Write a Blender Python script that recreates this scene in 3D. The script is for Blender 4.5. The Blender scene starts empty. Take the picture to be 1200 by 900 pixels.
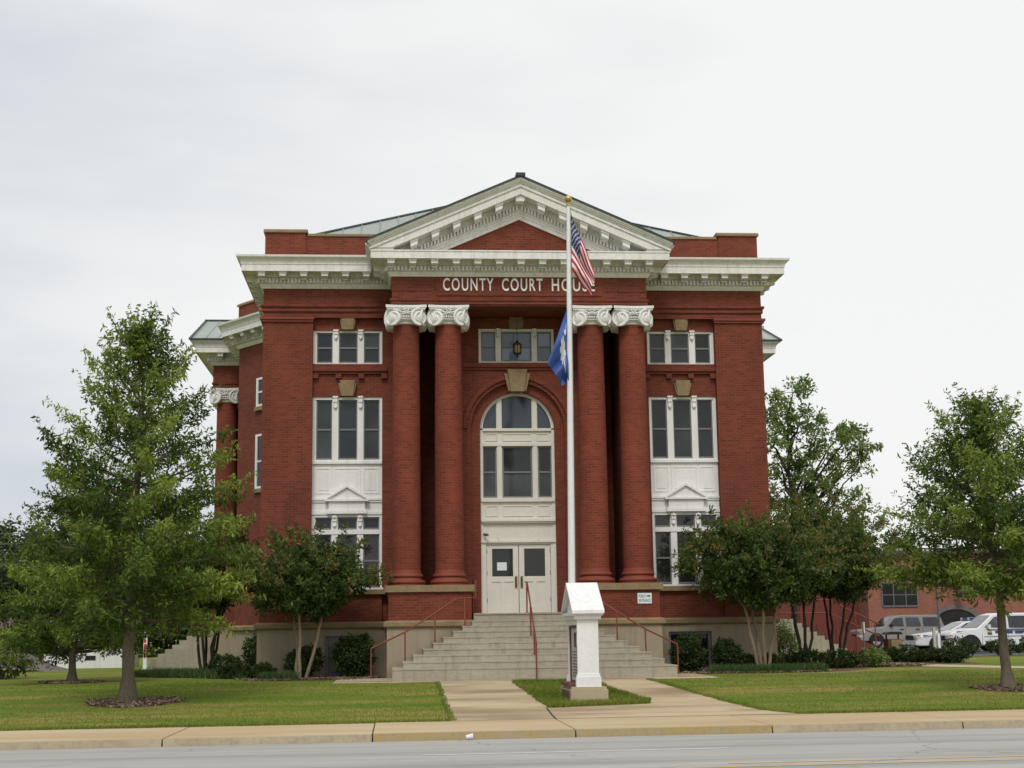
import bpy, bmesh, math, random
import numpy as np
from mathutils import Vector, Matrix
R = math.radians
PI = math.pi
scene = bpy.context.scene
COL = scene.collection
rnd = random.Random(11)
nrs = np.random.RandomState(5)

# ------------------------------------------------------------------ mesh building
class MB:
    def __init__(s):
        s.v = []; s.f = []; s.uv = []; s.mi = []
    def add(s, vs, fs, uvs=None, mi=0):
        o = len(s.v); s.v += [tuple(p) for p in vs]
        for k, f in enumerate(fs):
            s.f.append([i + o for i in f]); s.uv.append(uvs[k] if uvs else None); s.mi.append(mi)
        return s
    def box(s, x0, x1, y0, y1, z0, z1, mi=0):
        vs = [(x0,y0,z0),(x1,y0,z0),(x1,y1,z0),(x0,y1,z0),(x0,y0,z1),(x1,y0,z1),(x1,y1,z1),(x0,y1,z1)]
        return s.add(vs, [(0,3,2,1),(4,5,6,7),(0,1,5,4),(1,2,6,5),(2,3,7,6),(3,0,4,7)], mi=mi)
    def prism(s, poly, axis, a, b, mi=0):
        n = len(poly)
        def P(p, t):
            return (p[0], t, p[1]) if axis == 'y' else ((t, p[0], p[1]) if axis == 'x' else (p[0], p[1], t))
        vs = [P(p, a) for p in poly] + [P(p, b) for p in poly]
        fs = [tuple(range(n)), tuple(range(2*n-1, n-1, -1))] + [(i, i+n, (i+1) % n + n, (i+1) % n) for i in range(n)]
        return s.add(vs, fs, mi=mi)
    def lathe(s, prof, cx=0, cy=0, n=24, ur=None, mi=0, caps=True):
        vs = []; fs = []; uvs = []
        for r, z in prof:
            vs += [(cx + r*math.cos(2*PI*i/n), cy + r*math.sin(2*PI*i/n), z) for i in range(n)]
        for j in range(len(prof)-1):
            for i in range(n):
                k = (i+1) % n
                fs.append((j*n+i, j*n+k, (j+1)*n+k, (j+1)*n+i))
                if ur:
                    u0, u1 = 2*PI*i/n*ur, 2*PI*(i+1)/n*ur
                    uvs.append([(u0, prof[j][1]), (u1, prof[j][1]), (u1, prof[j+1][1]), (u0, prof[j+1][1])])
        if caps:
            fs.append(tuple(range(n-1, -1, -1))); fs.append(tuple((len(prof)-1)*n + i for i in range(n)))
            if ur: uvs += [None, None]
        return s.add(vs, fs, uvs if ur else None, mi)
    def tube(s, pts, rad, n=8, mi=0, caps=True):
        pts = [Vector(p) for p in pts]; m = len(pts)
        if not hasattr(rad, '__len__'): rad = [rad]*m
        vs = []; fs = []
        up = None
        for i, p in enumerate(pts):
            d = (pts[min(i+1, m-1)] - pts[max(i-1, 0)])
            d = d.normalized() if d.length > 1e-9 else Vector((0,0,1))
            if up is None:
                up = Vector((0,0,1)) if abs(d.z) < .9 else Vector((1,0,0))
            a = d.cross(up)
            if a.length < 1e-6: a = d.orthogonal()
            a.normalize(); b = d.cross(a); up = -b if b.dot(up) < 0 else b
            b = d.cross(a)
            vs += [tuple(p + (a*math.cos(2*PI*k/n) + b*math.sin(2*PI*k/n))*rad[i]) for k in range(n)]
        for i in range(m-1):
            for k in range(n):
                q = (k+1) % n
                fs.append((i*n+k, i*n+q, (i+1)*n+q, (i+1)*n+k))
        if caps:
            fs.append(tuple(range(n-1, -1, -1))); fs.append(tuple((m-1)*n + k for k in range(n)))
        return s.add(vs, fs, mi=mi)
    def sweep(s, path, prof, mi=0, caps=True):
        """profile (out, z) carried along a plan path; outside is to the right of the walking direction"""
        m = len(path); n = len(prof); vs = []; fs = []
        offs = []
        for i in range(m):
            def nrm(a, b):
                dx, dy = b[0]-a[0], b[1]-a[1]; l = math.hypot(dx, dy); return (dy/l, -dx/l)
            n1 = nrm(path[i-1], path[i]) if i > 0 else None
            n2 = nrm(path[i], path[i+1]) if i < m-1 else None
            if n1 is None: o = n2
            elif n2 is None: o = n1
            else:
                sx, sy = n1[0]+n2[0], n1[1]+n2[1]; k = 1 + n1[0]*n2[0] + n1[1]*n2[1]
                o = (sx/k, sy/k)
            offs.append(o)
        for (x, y), (ox, oy) in zip(path, offs):
            vs += [(x + ox*o, y + oy*o, z) for o, z in prof]
        for i in range(m-1):
            for k in range(n):
                q = (k+1) % n
                fs.append((i*n+k, (i+1)*n+k, (i+1)*n+q, i*n+q))
        if caps:
            fs.append(tuple(range(n))); fs.append(tuple((m-1)*n + k for k in range(n-1, -1, -1)))
        return s.add(vs, fs, mi=mi)
    def ball(s, c, r, n=8, sz=1.0, mi=0):
        pr = [(max(r*math.sin(PI*j/n), 1e-4), c[2] - r*sz*math.cos(PI*j/n)) for j in range(n+1)]
        return s.lathe(pr, c[0], c[1], max(6, n+2), mi=mi)
    def xform(s, M, i0=0):
        for i in range(i0, len(s.v)): s.v[i] = tuple(M @ Vector(s.v[i]))
        return s
    def build(s, name, mats, parent=None, smooth=None, recalc=True, loc=None):
        me = bpy.data.meshes.new(name)
        me.from_pydata(s.v, [], s.f)
        if not isinstance(mats, (list, tuple)): mats = [mats]
        for m in mats: me.materials.append(M[m] if isinstance(m, str) else m)
        if len(mats) > 1:
            me.polygons.foreach_set('material_index', s.mi)
        ul = me.uv_layers.new(name='UVMap')
        buf = np.zeros(len(me.loops)*2, dtype=np.float32)
        vs = s.v
        k = 0
        for f, uv in zip(s.f, s.uv):
            if uv is None:
                p0, p1, p2 = (Vector(vs[f[0]]), Vector(vs[f[1]]), Vector(vs[f[2]]))
                nn = (p1-p0).cross(p2-p0)
                if nn.length < 1e-12 and len(f) > 3: nn = (p2-p0).cross(Vector(vs[f[3]])-p0)
                nn = nn.normalized() if nn.length > 0 else Vector((0,0,1))
                if abs(nn.z) > .75:
                    for i in f: buf[k] = vs[i][0]; buf[k+1] = vs[i][1]; k += 2
                else:
                    t = Vector((-nn.y, nn.x, 0)).normalized()
                    if abs(t.x) > abs(t.y):
                        if t.x < 0: t = -t
                    elif t.y < 0: t = -t
                    for i in f: buf[k] = vs[i][0]*t.x + vs[i][1]*t.y; buf[k+1] = vs[i][2]; k += 2
            else:
                for a, b in uv: buf[k] = a; buf[k+1] = b; k += 2
        ul.data.foreach_set('uv', buf)
        if recalc:
            bm = bmesh.new(); bm.from_mesh(me); bmesh.ops.recalc_face_normals(bm, faces=bm.faces); bm.to_mesh(me); bm.free()
        if smooth is not None:
            me.polygons.foreach_set('use_smooth', [True]*len(me.polygons)); me.set_sharp_from_angle(angle=R(smooth))
        me.update()
        o = bpy.data.objects.new(name, me); COL.objects.link(o)
        if parent: o.parent = parent
        if loc: o.location = loc
        return o

def tag(o, label=None, cat=None, group=None, kind=None):
    if label: o['label'] = label
    if cat: o['category'] = cat
    if group: o['group'] = group
    if kind: o['kind'] = kind
    return o
def thing(name, label, cat, loc=(0,0,0), rz=0, group=None):
    o = bpy.data.objects.new(name, None); COL.objects.link(o)
    o.empty_display_size = .2
    o.location = loc; o.rotation_euler = (0, 0, rz)
    return tag(o, label, cat, group)
def copy_tree(o, parent=None):
    c = o.copy(); COL.objects.link(c)
    if parent: c.parent = parent
    for ch in list(o.children): copy_tree(ch, c)
    return c

# ------------------------------------------------------------------ materials
M = {}
def nodes(name, rough=.6, spec=.5, metal=0):
    m = bpy.data.materials.new(name); m.use_nodes = True; nt = m.node_tree
    b = nt.nodes['Principled BSDF']; b.inputs['Roughness'].default_value = rough
    b.inputs['Specular IOR Level'].default_value = spec; b.inputs['Metallic'].default_value = metal
    M[name] = m
    return m, nt, b
def N(nt, t, **kw):
    n = nt.nodes.new(t)
    for k, v in kw.items():
        if k in n.inputs: n.inputs[k].default_value = v
        else: setattr(n, k, v)
    return n
def ramp(nt, fac, stops):
    r = nt.nodes.new('ShaderNodeValToRGB'); e = r.color_ramp.elements
    while len(e) < len(stops): e.new(.5)
    for k, (p, c) in enumerate(stops):
        e[k].position = p; e[k].color = (*c, 1) if len(c) == 3 else c
    nt.links.new(fac, r.inputs[0]); return r
def mix(nt, a, b, fac, mode='MIX'):
    n = nt.nodes.new('ShaderNodeMix'); n.data_type = 'RGBA'; n.blend_type = mode
    for sock, val in ((n.inputs[0], fac), (n.inputs[6], a), (n.inputs[7], b)):
        if hasattr(val, 'links') or isinstance(val, bpy.types.NodeSocket): nt.links.new(val, sock)
        elif isinstance(val, (int, float)): sock.default_value = val
        else: sock.default_value = (*val, 1)
    return n.outputs[2]
def noise(nt, vec, scale, detail=4, rough=.55):
    n = N(nt, 'ShaderNodeTexNoise', Scale=scale, Detail=detail, Roughness=rough)
    nt.links.new(vec, n.inputs['Vector']); return n.outputs['Fac']
def bump(nt, b, h, strength=.3, dist=.02):
    n = N(nt, 'ShaderNodeBump', Strength=strength, Distance=dist)
    nt.links.new(h, n.inputs['Height']); nt.links.new(n.outputs[0], b.inputs['Normal'])
def geo(nt): return nt.nodes.new('ShaderNodeNewGeometry').outputs['Position']
def objc(nt): return nt.nodes.new('ShaderNodeTexCoord').outputs['Object']
def scaled(nt, v, s):
    n = nt.nodes.new('ShaderNodeVectorMath'); n.operation = 'MULTIPLY'; n.inputs[1].default_value = s
    nt.links.new(v, n.inputs[0]); return n.outputs[0]

def mottled(name, c1, c2, scale=3, rough=.7, fine=None, bumps=.15, spec=.4, c3=None, stretch=None, metal=0, streak=None):
    m, nt, b = nodes(name, rough, spec, metal)
    p = geo(nt)
    if stretch: p = scaled(nt, p, stretch)
    f = noise(nt, p, scale, 6, .6)
    r = ramp(nt, f, [(.3, c1), (.7, c2)])
    c = r.outputs[0]
    f2 = noise(nt, p, fine or scale*14, 3, .6)
    c = mix(nt, c, c3 or tuple(x*.6 for x in c1), ramp(nt, f2, [(.45, (0,0,0)), (.85, (.6,.6,.6))]).outputs[0])
    if streak:
        c = mix(nt, c, streak, ramp(nt, noise(nt, scaled(nt, geo(nt), (5, 5, .35)), 1.3, 5, .65), [(.50, (0,0,0)), (.72, (.75,.75,.75))]).outputs[0])
    nt.links.new(c, b.inputs['Base Color'])
    if bumps: bump(nt, b, f2, bumps, .01)
    return m

def brick_mat(name, c1, c2, mortar, stain, w=.215, h=.0745):
    m, nt, b = nodes(name, .85, .25)
    uv = nt.nodes.new('ShaderNodeUVMap').outputs[0]
    br = N(nt, 'ShaderNodeTexBrick', Scale=1.0)
    br.inputs['Brick Width'].default_value = w; br.inputs['Row Height'].default_value = h
    br.inputs['Mortar Size'].default_value = .007; br.inputs['Mortar Smooth'].default_value = .3
    br.inputs['Bias'].default_value = -.1
    br.inputs['Color1'].default_value = (*c1, 1); br.inputs['Color2'].default_value = (*c2, 1); br.inputs['Mortar'].default_value = (*mortar, 1)
    nt.links.new(uv, br.inputs['Vector'])
    p = geo(nt)
    c = br.outputs['Color']
    c = mix(nt, c, stain, ramp(nt, noise(nt, p, .55, 6, .65), [(.45, (0,0,0)), (.75, (.55,.55,.55))]).outputs[0])
    c = mix(nt, c, tuple(x*1.5 for x in c1), ramp(nt, noise(nt, scaled(nt, p, (1.2,1.2,.35)), 1.7, 5, .6), [(.5, (0,0,0)), (.8, (.3,.3,.3))]).outputs[0])
    c = mix(nt, c, tuple(x*.55 for x in c1), ramp(nt, noise(nt, p, 9, 3, .6), [(.5, (0,0,0)), (.8, (.35,.35,.35))]).outputs[0])
    nt.links.new(c, b.inputs['Base Color'])
    bump(nt, b, br.outputs['Fac'], -.25, .006)
    return m
brick_mat('brick', (.196,.046,.024), (.122,.029,.017), (.185,.078,.054), (.080,.023,.015))
brick_mat('brick_column', (.222,.047,.025), (.140,.030,.017), (.20,.080,.055), (.11,.026,.016))
brick_mat('brick_annex', (.30,.115,.075), (.235,.08,.055), (.30,.19,.14), (.2,.08,.06))
mottled('red_trim', (.235,.052,.028), (.18,.038,.021), 2.5, .7, bumps=.05)
mottled('red_paint_and_shade', (.17,.040,.028), (.14,.035,.025), 1.2, .75, bumps=.05)  # dark red paint of the ramp; on the annex wing includes painted shade
mottled('dark_soffit', (.05,.020,.015), (.035,.014,.011), 2, .9, bumps=0)
mottled('stone', (.31,.225,.125), (.23,.165,.095), 2.2, .9, 22, .3, .2, c3=(.10,.075,.045))
mottled('stucco', (.36,.30,.215), (.30,.25,.175), 1.0, .9, 30, .15, .2, c3=(.26,.21,.145), streak=(.24,.195,.14))
mottled('white_paint', (.82,.815,.80), (.75,.74,.72), 1.4, .55, 18, .02, .4, c3=(.64,.61,.56), streak=(.66,.64,.60))
mottled('white_clean', (.80,.80,.80), (.74,.74,.735), 1.8, .5, 12, .03, .4, c3=(.62,.61,.59), streak=(.66,.65,.62))
mottled('cream_paint', (.72,.69,.62), (.66,.63,.56), 1.2, .6, 16, .02, .4, c3=(.58,.54,.47))
mottled('cornice_paint', (.80,.79,.755), (.71,.695,.655), 1.1, .6, 9, .03, .4, c3=(.50,.47,.41), streak=(.55,.525,.47))
mottled('step_concrete', (.44,.40,.31), (.34,.31,.24), 1.3, .9, 16, .2, .2, c3=(.20,.175,.14), streak=(.24,.215,.17), stretch=(.35,1,1.5))
mottled('walk_concrete', (.50,.42,.29), (.39,.32,.21), .55, .9, 20, .15, .2, c3=(.30,.24,.17))
mottled('kerb_stone', (.44,.37,.25), (.34,.28,.19), 1.1, .9, 12, .2, .2, c3=(.2,.165,.12))
mottled('roof_metal', (.34,.375,.345), (.28,.31,.285), .8, .55, 6, .02, .3, c3=(.24,.275,.25))
mottled('roof_edge', (.035,.05,.042), (.028,.04,.034), 2, .5, bumps=0)
mottled('mulch', (.20,.125,.085), (.13,.08,.055), 5, .95, 45, .8, .1, c3=(.055,.034,.024))
mottled('bark', (.20,.165,.12), (.12,.10,.075), 6, .95, 30, .8, .1, c3=(.045,.036,.028), stretch=(1,1,.3))
mottled('bark_smooth', (.30,.235,.165), (.19,.14,.095), 3, .8, 14, .2, .2, c3=(.11,.08,.055), stretch=(1,1,.4))
mottled('bark_dark', (.055,.045,.036), (.035,.028,.022), 5, .95, 20, .4, .1)
mottled('gravel', (.20,.185,.165), (.135,.125,.11), 1.4, .95, 12, .6, .1, c3=(.08,.075,.065))
mottled('pale_wall', (.52,.49,.44), (.45,.42,.37), .6, .8, bumps=0)
mottled('rail_paint', (.245,.060,.036), (.16,.038,.026), 4, .5, bumps=.05)
mottled('asphalt', (.125,.125,.12), (.10,.10,.098), .5, .9, 40, .2, .2, c3=(.07,.07,.068))
mottled('pole_white', (.80,.80,.79), (.74,.74,.73), 2, .35, bumps=0)
mottled('brick_plaque', (.20,.075,.06), (.13,.055,.05), 9, .8, 30, .3)
mottled('grey_metal', (.16,.17,.18), (.13,.14,.145), 3, .4, bumps=0, metal=.3)
mottled('sash_grey', (.20,.205,.20), (.17,.175,.17), 3, .45, bumps=0)
mottled('black_paint', (.012,.012,.012), (.018,.017,.016), 3, .4, bumps=0)
mottled('rubber', (.016,.016,.016), (.022,.022,.021), 6, .8, bumps=0)
mottled('chrome', (.55,.55,.56), (.45,.45,.46), 6, .25, bumps=0, metal=.9)
mottled('gold', (.62,.43,.12), (.5,.34,.09), 6, .3, bumps=0, metal=.7)
mottled('brass', (.22,.16,.07), (.16,.11,.05), 6, .35, bumps=0, metal=.7)
mottled('wood_slat', (.36,.255,.15), (.27,.185,.105), 3, .8, 20, .3)
mottled('wood_dark', (.14,.062,.035), (.10,.045,.027), 3, .8, 20, .2)
mottled('car_white', (.72,.73,.74), (.69,.70,.71), 1, .25, bumps=0, spec=.6)
mottled('car_silver', (.25,.24,.225), (.23,.22,.205), 1, .3, bumps=0, spec=.6, metal=.3)
mottled('car_blue', (.035,.065,.19), (.03,.058,.17), 1, .35, bumps=0)
mottled('lamp_orange', (.55,.13,.03), (.5,.11,.03), 3, .3, bumps=0)
mottled('lamp_clear', (.6,.6,.58), (.55,.55,.53), 3, .15, bumps=0)
mottled('flag_red', (.52,.022,.035), (.45,.018,.03), 3, .75, bumps=0)
mottled('flag_white', (.82,.80,.80), (.76,.74,.75), 3, .75, bumps=0)
mottled('flag_navy', (.028,.036,.13), (.022,.03,.11), 3, .75, bumps=0)
mottled('flag_blue', (.055,.115,.36), (.045,.095,.31), 3, .75, bumps=0)
mottled('letter_paint', (.84,.82,.79), (.78,.76,.73), 6, .5, bumps=0)
mottled('sign_green', (.02,.16,.10), (.02,.14,.09), 6, .6, bumps=0)
mottled('amber', (.24,.15,.05), (.16,.10,.03), 12, .3, bumps=0)
mottled('paper', (.78,.80,.82), (.74,.76,.78), 4, .7, bumps=0)
mottled('plaque_text', (.58,.56,.53), (.50,.48,.46), 5, .6, bumps=0)

def glass_mat(name, c1, c2, rough=.06, spec=.6, scale=.9):
    m, nt, b = nodes(name, rough, spec)
    p = geo(nt)
    oi = nt.nodes.new('ShaderNodeObjectInfo')
    r = ramp(nt, noise(nt, p, scale, 3, .5), [(.35, c1), (.65, c2)])
    v = ramp(nt, oi.outputs['Random'], [(0, (.4,.4,.4)), (.6, (1.1,1.1,1.1)), (1, (2.3,2.25,2.2))])  # random brightness per pane stands in for differing reflections and blinds
    nt.links.new(mix(nt, r.outputs[0], v.outputs[0], 1.0, 'MULTIPLY'), b.inputs['Base Color'])
    bump(nt, b, noise(nt, p, 1.6, 2), .08, .03)
glass_mat('glass', (.014,.018,.020), (.034,.039,.041), spec=.42)
glass_mat('glass_blue', (.055,.085,.125), (.075,.105,.145))
glass_mat('glass_dark', (.010,.010,.009), (.020,.021,.018))
glass_mat('glass_black', (.008,.008,.008), (.016,.017,.016), .25, .2)
glass_mat('car_glass', (.012,.014,.018), (.03,.035,.045), .05, .6, 2)

# road: weathered pale asphalt with cracks and stains
m, nt, b = nodes('road', .9, .2)
p = geo(nt)
c = ramp(nt, noise(nt, scaled(nt, p, (.25,1,1)), .8, 6, .6), [(.3, (.33,.32,.295)), (.7, (.43,.42,.39))]).outputs[0]
c = mix(nt, c, (.18,.18,.172), ramp(nt, noise(nt, p, 55, 3, .7), [(.48, (0,0,0)), (.8, (.55,.55,.55))]).outputs[0])
c = mix(nt, c, (.24,.235,.22), ramp(nt, noise(nt, scaled(nt, p, (.08,1.5,1)), 1.2, 4, .6), [(.52, (0,0,0)), (.7, (.5,.5,.5))]).outputs[0])
vor = N(nt, 'ShaderNodeTexVoronoi', feature='DISTANCE_TO_EDGE', Scale=.16)
c = mix(nt, c, (.23,.225,.21), ramp(nt, noise(nt, scaled(nt, p, (.012,.9,1)), 1.0, 3, .5), [(.48, (0,0,0)), (.66, (.6,.6,.6))]).outputs[0])
c = mix(nt, c, (.16,.155,.145), ramp(nt, noise(nt, scaled(nt, p, (.5,1.2,1)), .9, 4, .7), [(.60, (0,0,0)), (.74, (.6,.6,.6))]).outputs[0])
wv = nt.nodes.new('ShaderNodeVectorMath'); wv.operation = 'ADD'
nt.links.new(p, wv.inputs[0])
nz = N(nt, 'ShaderNodeTexNoise', Scale=.9, Detail=5); nt.links.new(p, nz.inputs['Vector'])
nt.links.new(nz.outputs['Color'], wv.inputs[1]); nt.links.new(wv.outputs[0], vor.inputs['Vector'])
c = mix(nt, c, (.10,.10,.095), ramp(nt, vor.outputs['Distance'], [(.0, (.5,.5,.5)), (.003, (0,0,0))]).outputs[0])
nt.links.new(c, b.inputs['Base Color'])
bump(nt, b, noise(nt, p, 60, 3), .3, .01)

def worn_paint(name, col):
    m, nt, b = nodes(name, .8, .2)
    p = geo(nt)
    c = mix(nt, col, (.40,.40,.38), ramp(nt, noise(nt, scaled(nt, p, (1,4,1)), 3, 6, .7), [(.42, (0,0,0)), (.6, (.85,.85,.85))]).outputs[0])
    nt.links.new(c, b.inputs['Base Color'])
worn_paint('line_white', (.62,.62,.60))
worn_paint('line_yellow', (.55,.36,.10))

# pavement: tan concrete
m, nt, b = nodes('pavement', .9, .2)
p = geo(nt)
c = ramp(nt, noise(nt, scaled(nt, p, (.25,1,1)), .6, 6, .6), [(.32, (.38,.275,.155)), (.5, (.46,.345,.20)), (.68, (.52,.43,.29))]).outputs[0]
c = mix(nt, c, (.33,.25,.15), ramp(nt, noise(nt, p, 30, 3, .7), [(.5, (0,0,0)), (.85, (.6,.6,.6))]).outputs[0])
c = mix(nt, c, (.40,.34,.26), ramp(nt, noise(nt, scaled(nt, p, (.15,1.3,1)), 1.4, 4, .6), [(.55, (0,0,0)), (.75, (.6,.6,.6))]).outputs[0])
nt.links.new(c, b.inputs['Base Color']); bump(nt, b, noise(nt, p, 35, 3), .2, .01)
# kerb with rubbed yellow paint
m, nt, b = nodes('kerb_yellow', .85, .2)
p = geo(nt)
c = mix(nt, (.36,.265,.115), (.33,.275,.185), ramp(nt, noise(nt, scaled(nt, p, (.7,1.5,2)), 1.6, 6, .7), [(.42, (0,0,0)), (.62, (1,1,1))]).outputs[0])
c = mix(nt, c, (.18,.13,.07), ramp(nt, noise(nt, p, 14, 4, .7), [(.5, (0,0,0)), (.85, (.6,.6,.6))]).outputs[0])
nt.links.new(c, b.inputs['Base Color']); bump(nt, b, noise(nt, p, 25, 3), .3, .01)
# walkway with rain-stain patches
m, nt, b = nodes('walkway', .9, .2)
p = geo(nt)
c = ramp(nt, noise(nt, scaled(nt, p, (.3,.9,1)), .6, 6, .6), [(.3, (.41,.315,.195)), (.7, (.56,.45,.30))]).outputs[0]
c = mix(nt, c, (.22,.155,.09), ramp(nt, noise(nt, scaled(nt, p, (.35,1,1)), .75, 5, .55), [(.46, (0,0,0)), (.62, (.75,.75,.75))]).outputs[0])
c = mix(nt, c, (.30,.24,.16), ramp(nt, noise(nt, p, 28, 3, .7), [(.5, (0,0,0)), (.85, (.5,.5,.5))]).outputs[0])
nt.links.new(c, b.inputs['Base Color']); bump(nt, b, noise(nt, p, 35, 3), .2, .01)

# lawn
m, nt, b = nodes('lawn', .95, .1)
p = geo(nt)
c = ramp(nt, noise(nt, scaled(nt, p, (.22,1,1)), .75, 7, .62), [(.36, (.110,.185,.018)), (.49, (.18,.225,.032)), (.62, (.33,.255,.08))]).outputs[0]
c = mix(nt, c, (.115,.16,.026), ramp(nt, noise(nt, scaled(nt, p, (.5,1,1)), 1.9, 5, .6), [(.45, (0,0,0)), (.7, (.6,.6,.6))]).outputs[0])
c = mix(nt, c, (.06,.085,.016), ramp(nt, noise(nt, p, 16, 4, .7), [(.48, (0,0,0)), (.8, (.7,.7,.7))]).outputs[0])
nt.links.new(c, b.inputs['Base Color']); bump(nt, b, noise(nt, p, 22, 4, .7), .8, .05)

def leaf_mat(name, dark, mid, light, tip=None, trans=.3):
    m, nt, b = nodes(name, .6, .25)
    a = N(nt, 'ShaderNodeAttribute', attribute_name='tone')
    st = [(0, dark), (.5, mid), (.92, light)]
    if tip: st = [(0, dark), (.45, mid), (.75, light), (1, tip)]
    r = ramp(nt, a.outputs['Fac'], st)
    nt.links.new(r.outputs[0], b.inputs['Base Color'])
    tr = nt.nodes.new('ShaderNodeBsdfTranslucent')
    nt.links.new(mix(nt, r.outputs[0], (1.0,1.0,.35), .35, 'MULTIPLY'), tr.inputs['Color'])
    mx = N(nt, 'ShaderNodeMixShader'); mx.inputs[0].default_value = trans
    nt.links.new(b.outputs[0], mx.inputs[1]); nt.links.new(tr.outputs[0], mx.inputs[2])
    nt.links.new(mx.outputs[0], nt.nodes['Material Output'].inputs['Surface'])
leaf_mat('leaf_oak', (.040,.075,.015), (.105,.165,.028), (.25,.32,.058), trans=.38)
leaf_mat('leaf_oak_pale', (.05,.085,.020), (.10,.150,.03), (.18,.235,.045))
leaf_mat('leaf_myrtle', (.038,.068,.016), (.072,.115,.026), (.13,.17,.04), (.22,.12,.05))
leaf_mat('leaf_shrub', (.022,.042,.012), (.040,.070,.018), (.075,.115,.026))
leaf_mat('leaf_back', (.10,.15,.042), (.19,.26,.075), (.30,.38,.12), trans=.45)
leaf_mat('leaf_far', (.035,.055,.022), (.055,.080,.032), (.08,.105,.042))
leaf_mat('grass_blade', (.100,.165,.016), (.165,.22,.028), (.31,.26,.07), trans=.25)
leaf_mat('liriope', (.035,.07,.02), (.06,.11,.03), (.10,.15,.045), trans=.2)
leaf_mat('wood_chip', (.10,.064,.045), (.18,.12,.085), (.30,.215,.16), trans=.0)
leaf_mat('leaf_flower', (.03,.055,.015), (.055,.085,.022), (.25,.19,.17), (.55,.46,.44))
# ------------------------------------------------------------------ courthouse
CH = thing('courthouse', 'large red brick courthouse with white pedimented portico, paired columns and broad front steps', 'building', (0, 0, .45))
def on(mb, name, mat, parent=None, smooth=None):
    """a part: built in world coordinates, shifted to the courthouse's base"""
    for i, p in enumerate(mb.v): mb.v[i] = (p[0], p[1], p[2]-.45)
    return mb.build(name, mat, parent or CH, smooth)
def mir(s, a, b): return (a, b) if s < 0 else (-b, -a)

PLAN = [(-10.8, 20.5), (-10.8, 12.9), (-9.45, 12.9), (-9.45, 9.6), (-7.7, 7.3), (-7.7, 0), (-3.8, 0), (-3.8, -1.62),
        (3.8, -1.62), (3.8, 0), (7.7, 0), (7.7, 7.3), (9.45, 9.6), (9.45, 12.9), (10.8, 12.9), (10.8, 20.5)]
def arch_pts(r, zc, n=24, a0=PI, a1=0):
    return [(r*math.cos(a0+(a1-a0)*i/n), zc + r*math.sin(a0+(a1-a0)*i/n)) for i in range(n+1)]

# brick walls
w = MB()
w.prism([(-7.69,.5),(-3.15,.5),(-3.15,1.7),(-2.35,1.7),(-2.35,.5),(2.35,.5),(2.35,1.7),(3.15,1.7),(3.15,.5),(7.69,.5),(7.69,7.3),(9.44,9.6),(9.44,33),(-9.44,33),(-9.44,9.6),(-7.69,7.3)], 'z', 1.7, 13.0)
for s in (-1, 1):
    w.box(*mir(s, -7.7, -6.2), 0, .52, 2.06, 11.1)                 # corner pilaster
    w.box(*mir(s, -7.7, -3.7), .0, .52, 11.24, 12.17)                # architrave and frieze
    w.box(*mir(s, -7.74, -3.7), -.05, .1, 11.42, 11.56)
    w.box(*mir(s, -7.78, -3.7), -.10, .1, 11.56, 11.63)
    w.box(*mir(s, -4.1, -3.7), .2, .52, 2.06, 11.24)
    w.box(*mir(s, -6.2, -4.1), .2, .52, 10.88, 11.24)
    w.box(*mir(s, -6.2, -4.1), .2, .52, 8.82, 9.84)
    w.box(*mir(s, -6.2, -4.1), .06, .52, 2.06, 2.88)
    # brick sill with small brackets under the attic windows
    w.box(*mir(s, -6.34, -3.96), .06, .3, 9.60, 9.74)
    w.box(*mir(s, -6.28, -3.98), .12, .3, 9.52, 9.60)
    for k in range(4):
        x = -6.2 + k*.69
        w.box(*mir(s, x, x+.17), .08, .3, 9.38, 9.52)
    # parapet
    w.box(*mir(s, -7.69, -6.45), .12, .75, 12.98, 13.96)
    w.box(*mir(s, -6.45, -3.3), .16, .6, 12.98, 13.86)
    w.box(*mir(s, -7.66, -7.2), .75, 7.2, 12.98, 13.86)
    # parapet block over the canted corner
    i0 = len(w.v)
    w.box(-.55, .55, -.25, .25, 12.98, 13.72)
    w.xform(Matrix.Translation((s*8.95, 9.2, 0)) @ Matrix.Rotation(s*.917, 4, 'Z'), i0)
# centre bay behind the columns
for s in (-1, 1):
    w.box(*mir(s, -2.35, -1.42), -.1, .52, 2.2, 7.8)
    w.box(*mir(s, -3.8, -3.15), -.1, .52, 2.2, 11.25)
    w.box(*mir(s, -2.35, -1.72), -.1, .52, 7.8, 11.25)
    w.box(*mir(s, -1.42, -1.14), .06, .52, 2.2, 7.8)
    w.box(*mir(s, -3.8, -3.65), -1.2, -.1, 11.25, 11.3)
    w.box(*mir(s, -1.72, -1.16), -.02, .52, 9.84, 10.9)
w.prism([(-1.72,7.8)] + arch_pts(1.42, 7.8) + [(1.72,7.8),(1.72,9.6),(-1.72,9.6)], 'y', -.1, .52)
w.prism([(-1.43,7.8)] + arch_pts(1.14, 7.8) + [(1.43,7.8),(1.43,9.3),(-1.43,9.3)], 'y', .06, .5)
w.box(-1.72, 1.72, -.02, .52, 10.9, 11.25)
w.box(-1.72, 1.72, -.02, .52, 9.6, 9.84)
w.box(-1.76, 1.76, -.22, 0, 9.68, 9.8); w.box(-1.73, 1.73, -.16, 0, 9.6, 9.68)
# hood ring of the arch
w.prism(arch_pts(1.66, 7.8, 28) + arch_pts(1.53, 7.8, 28, 0, PI), 'y', -.17, -.05)
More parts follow.
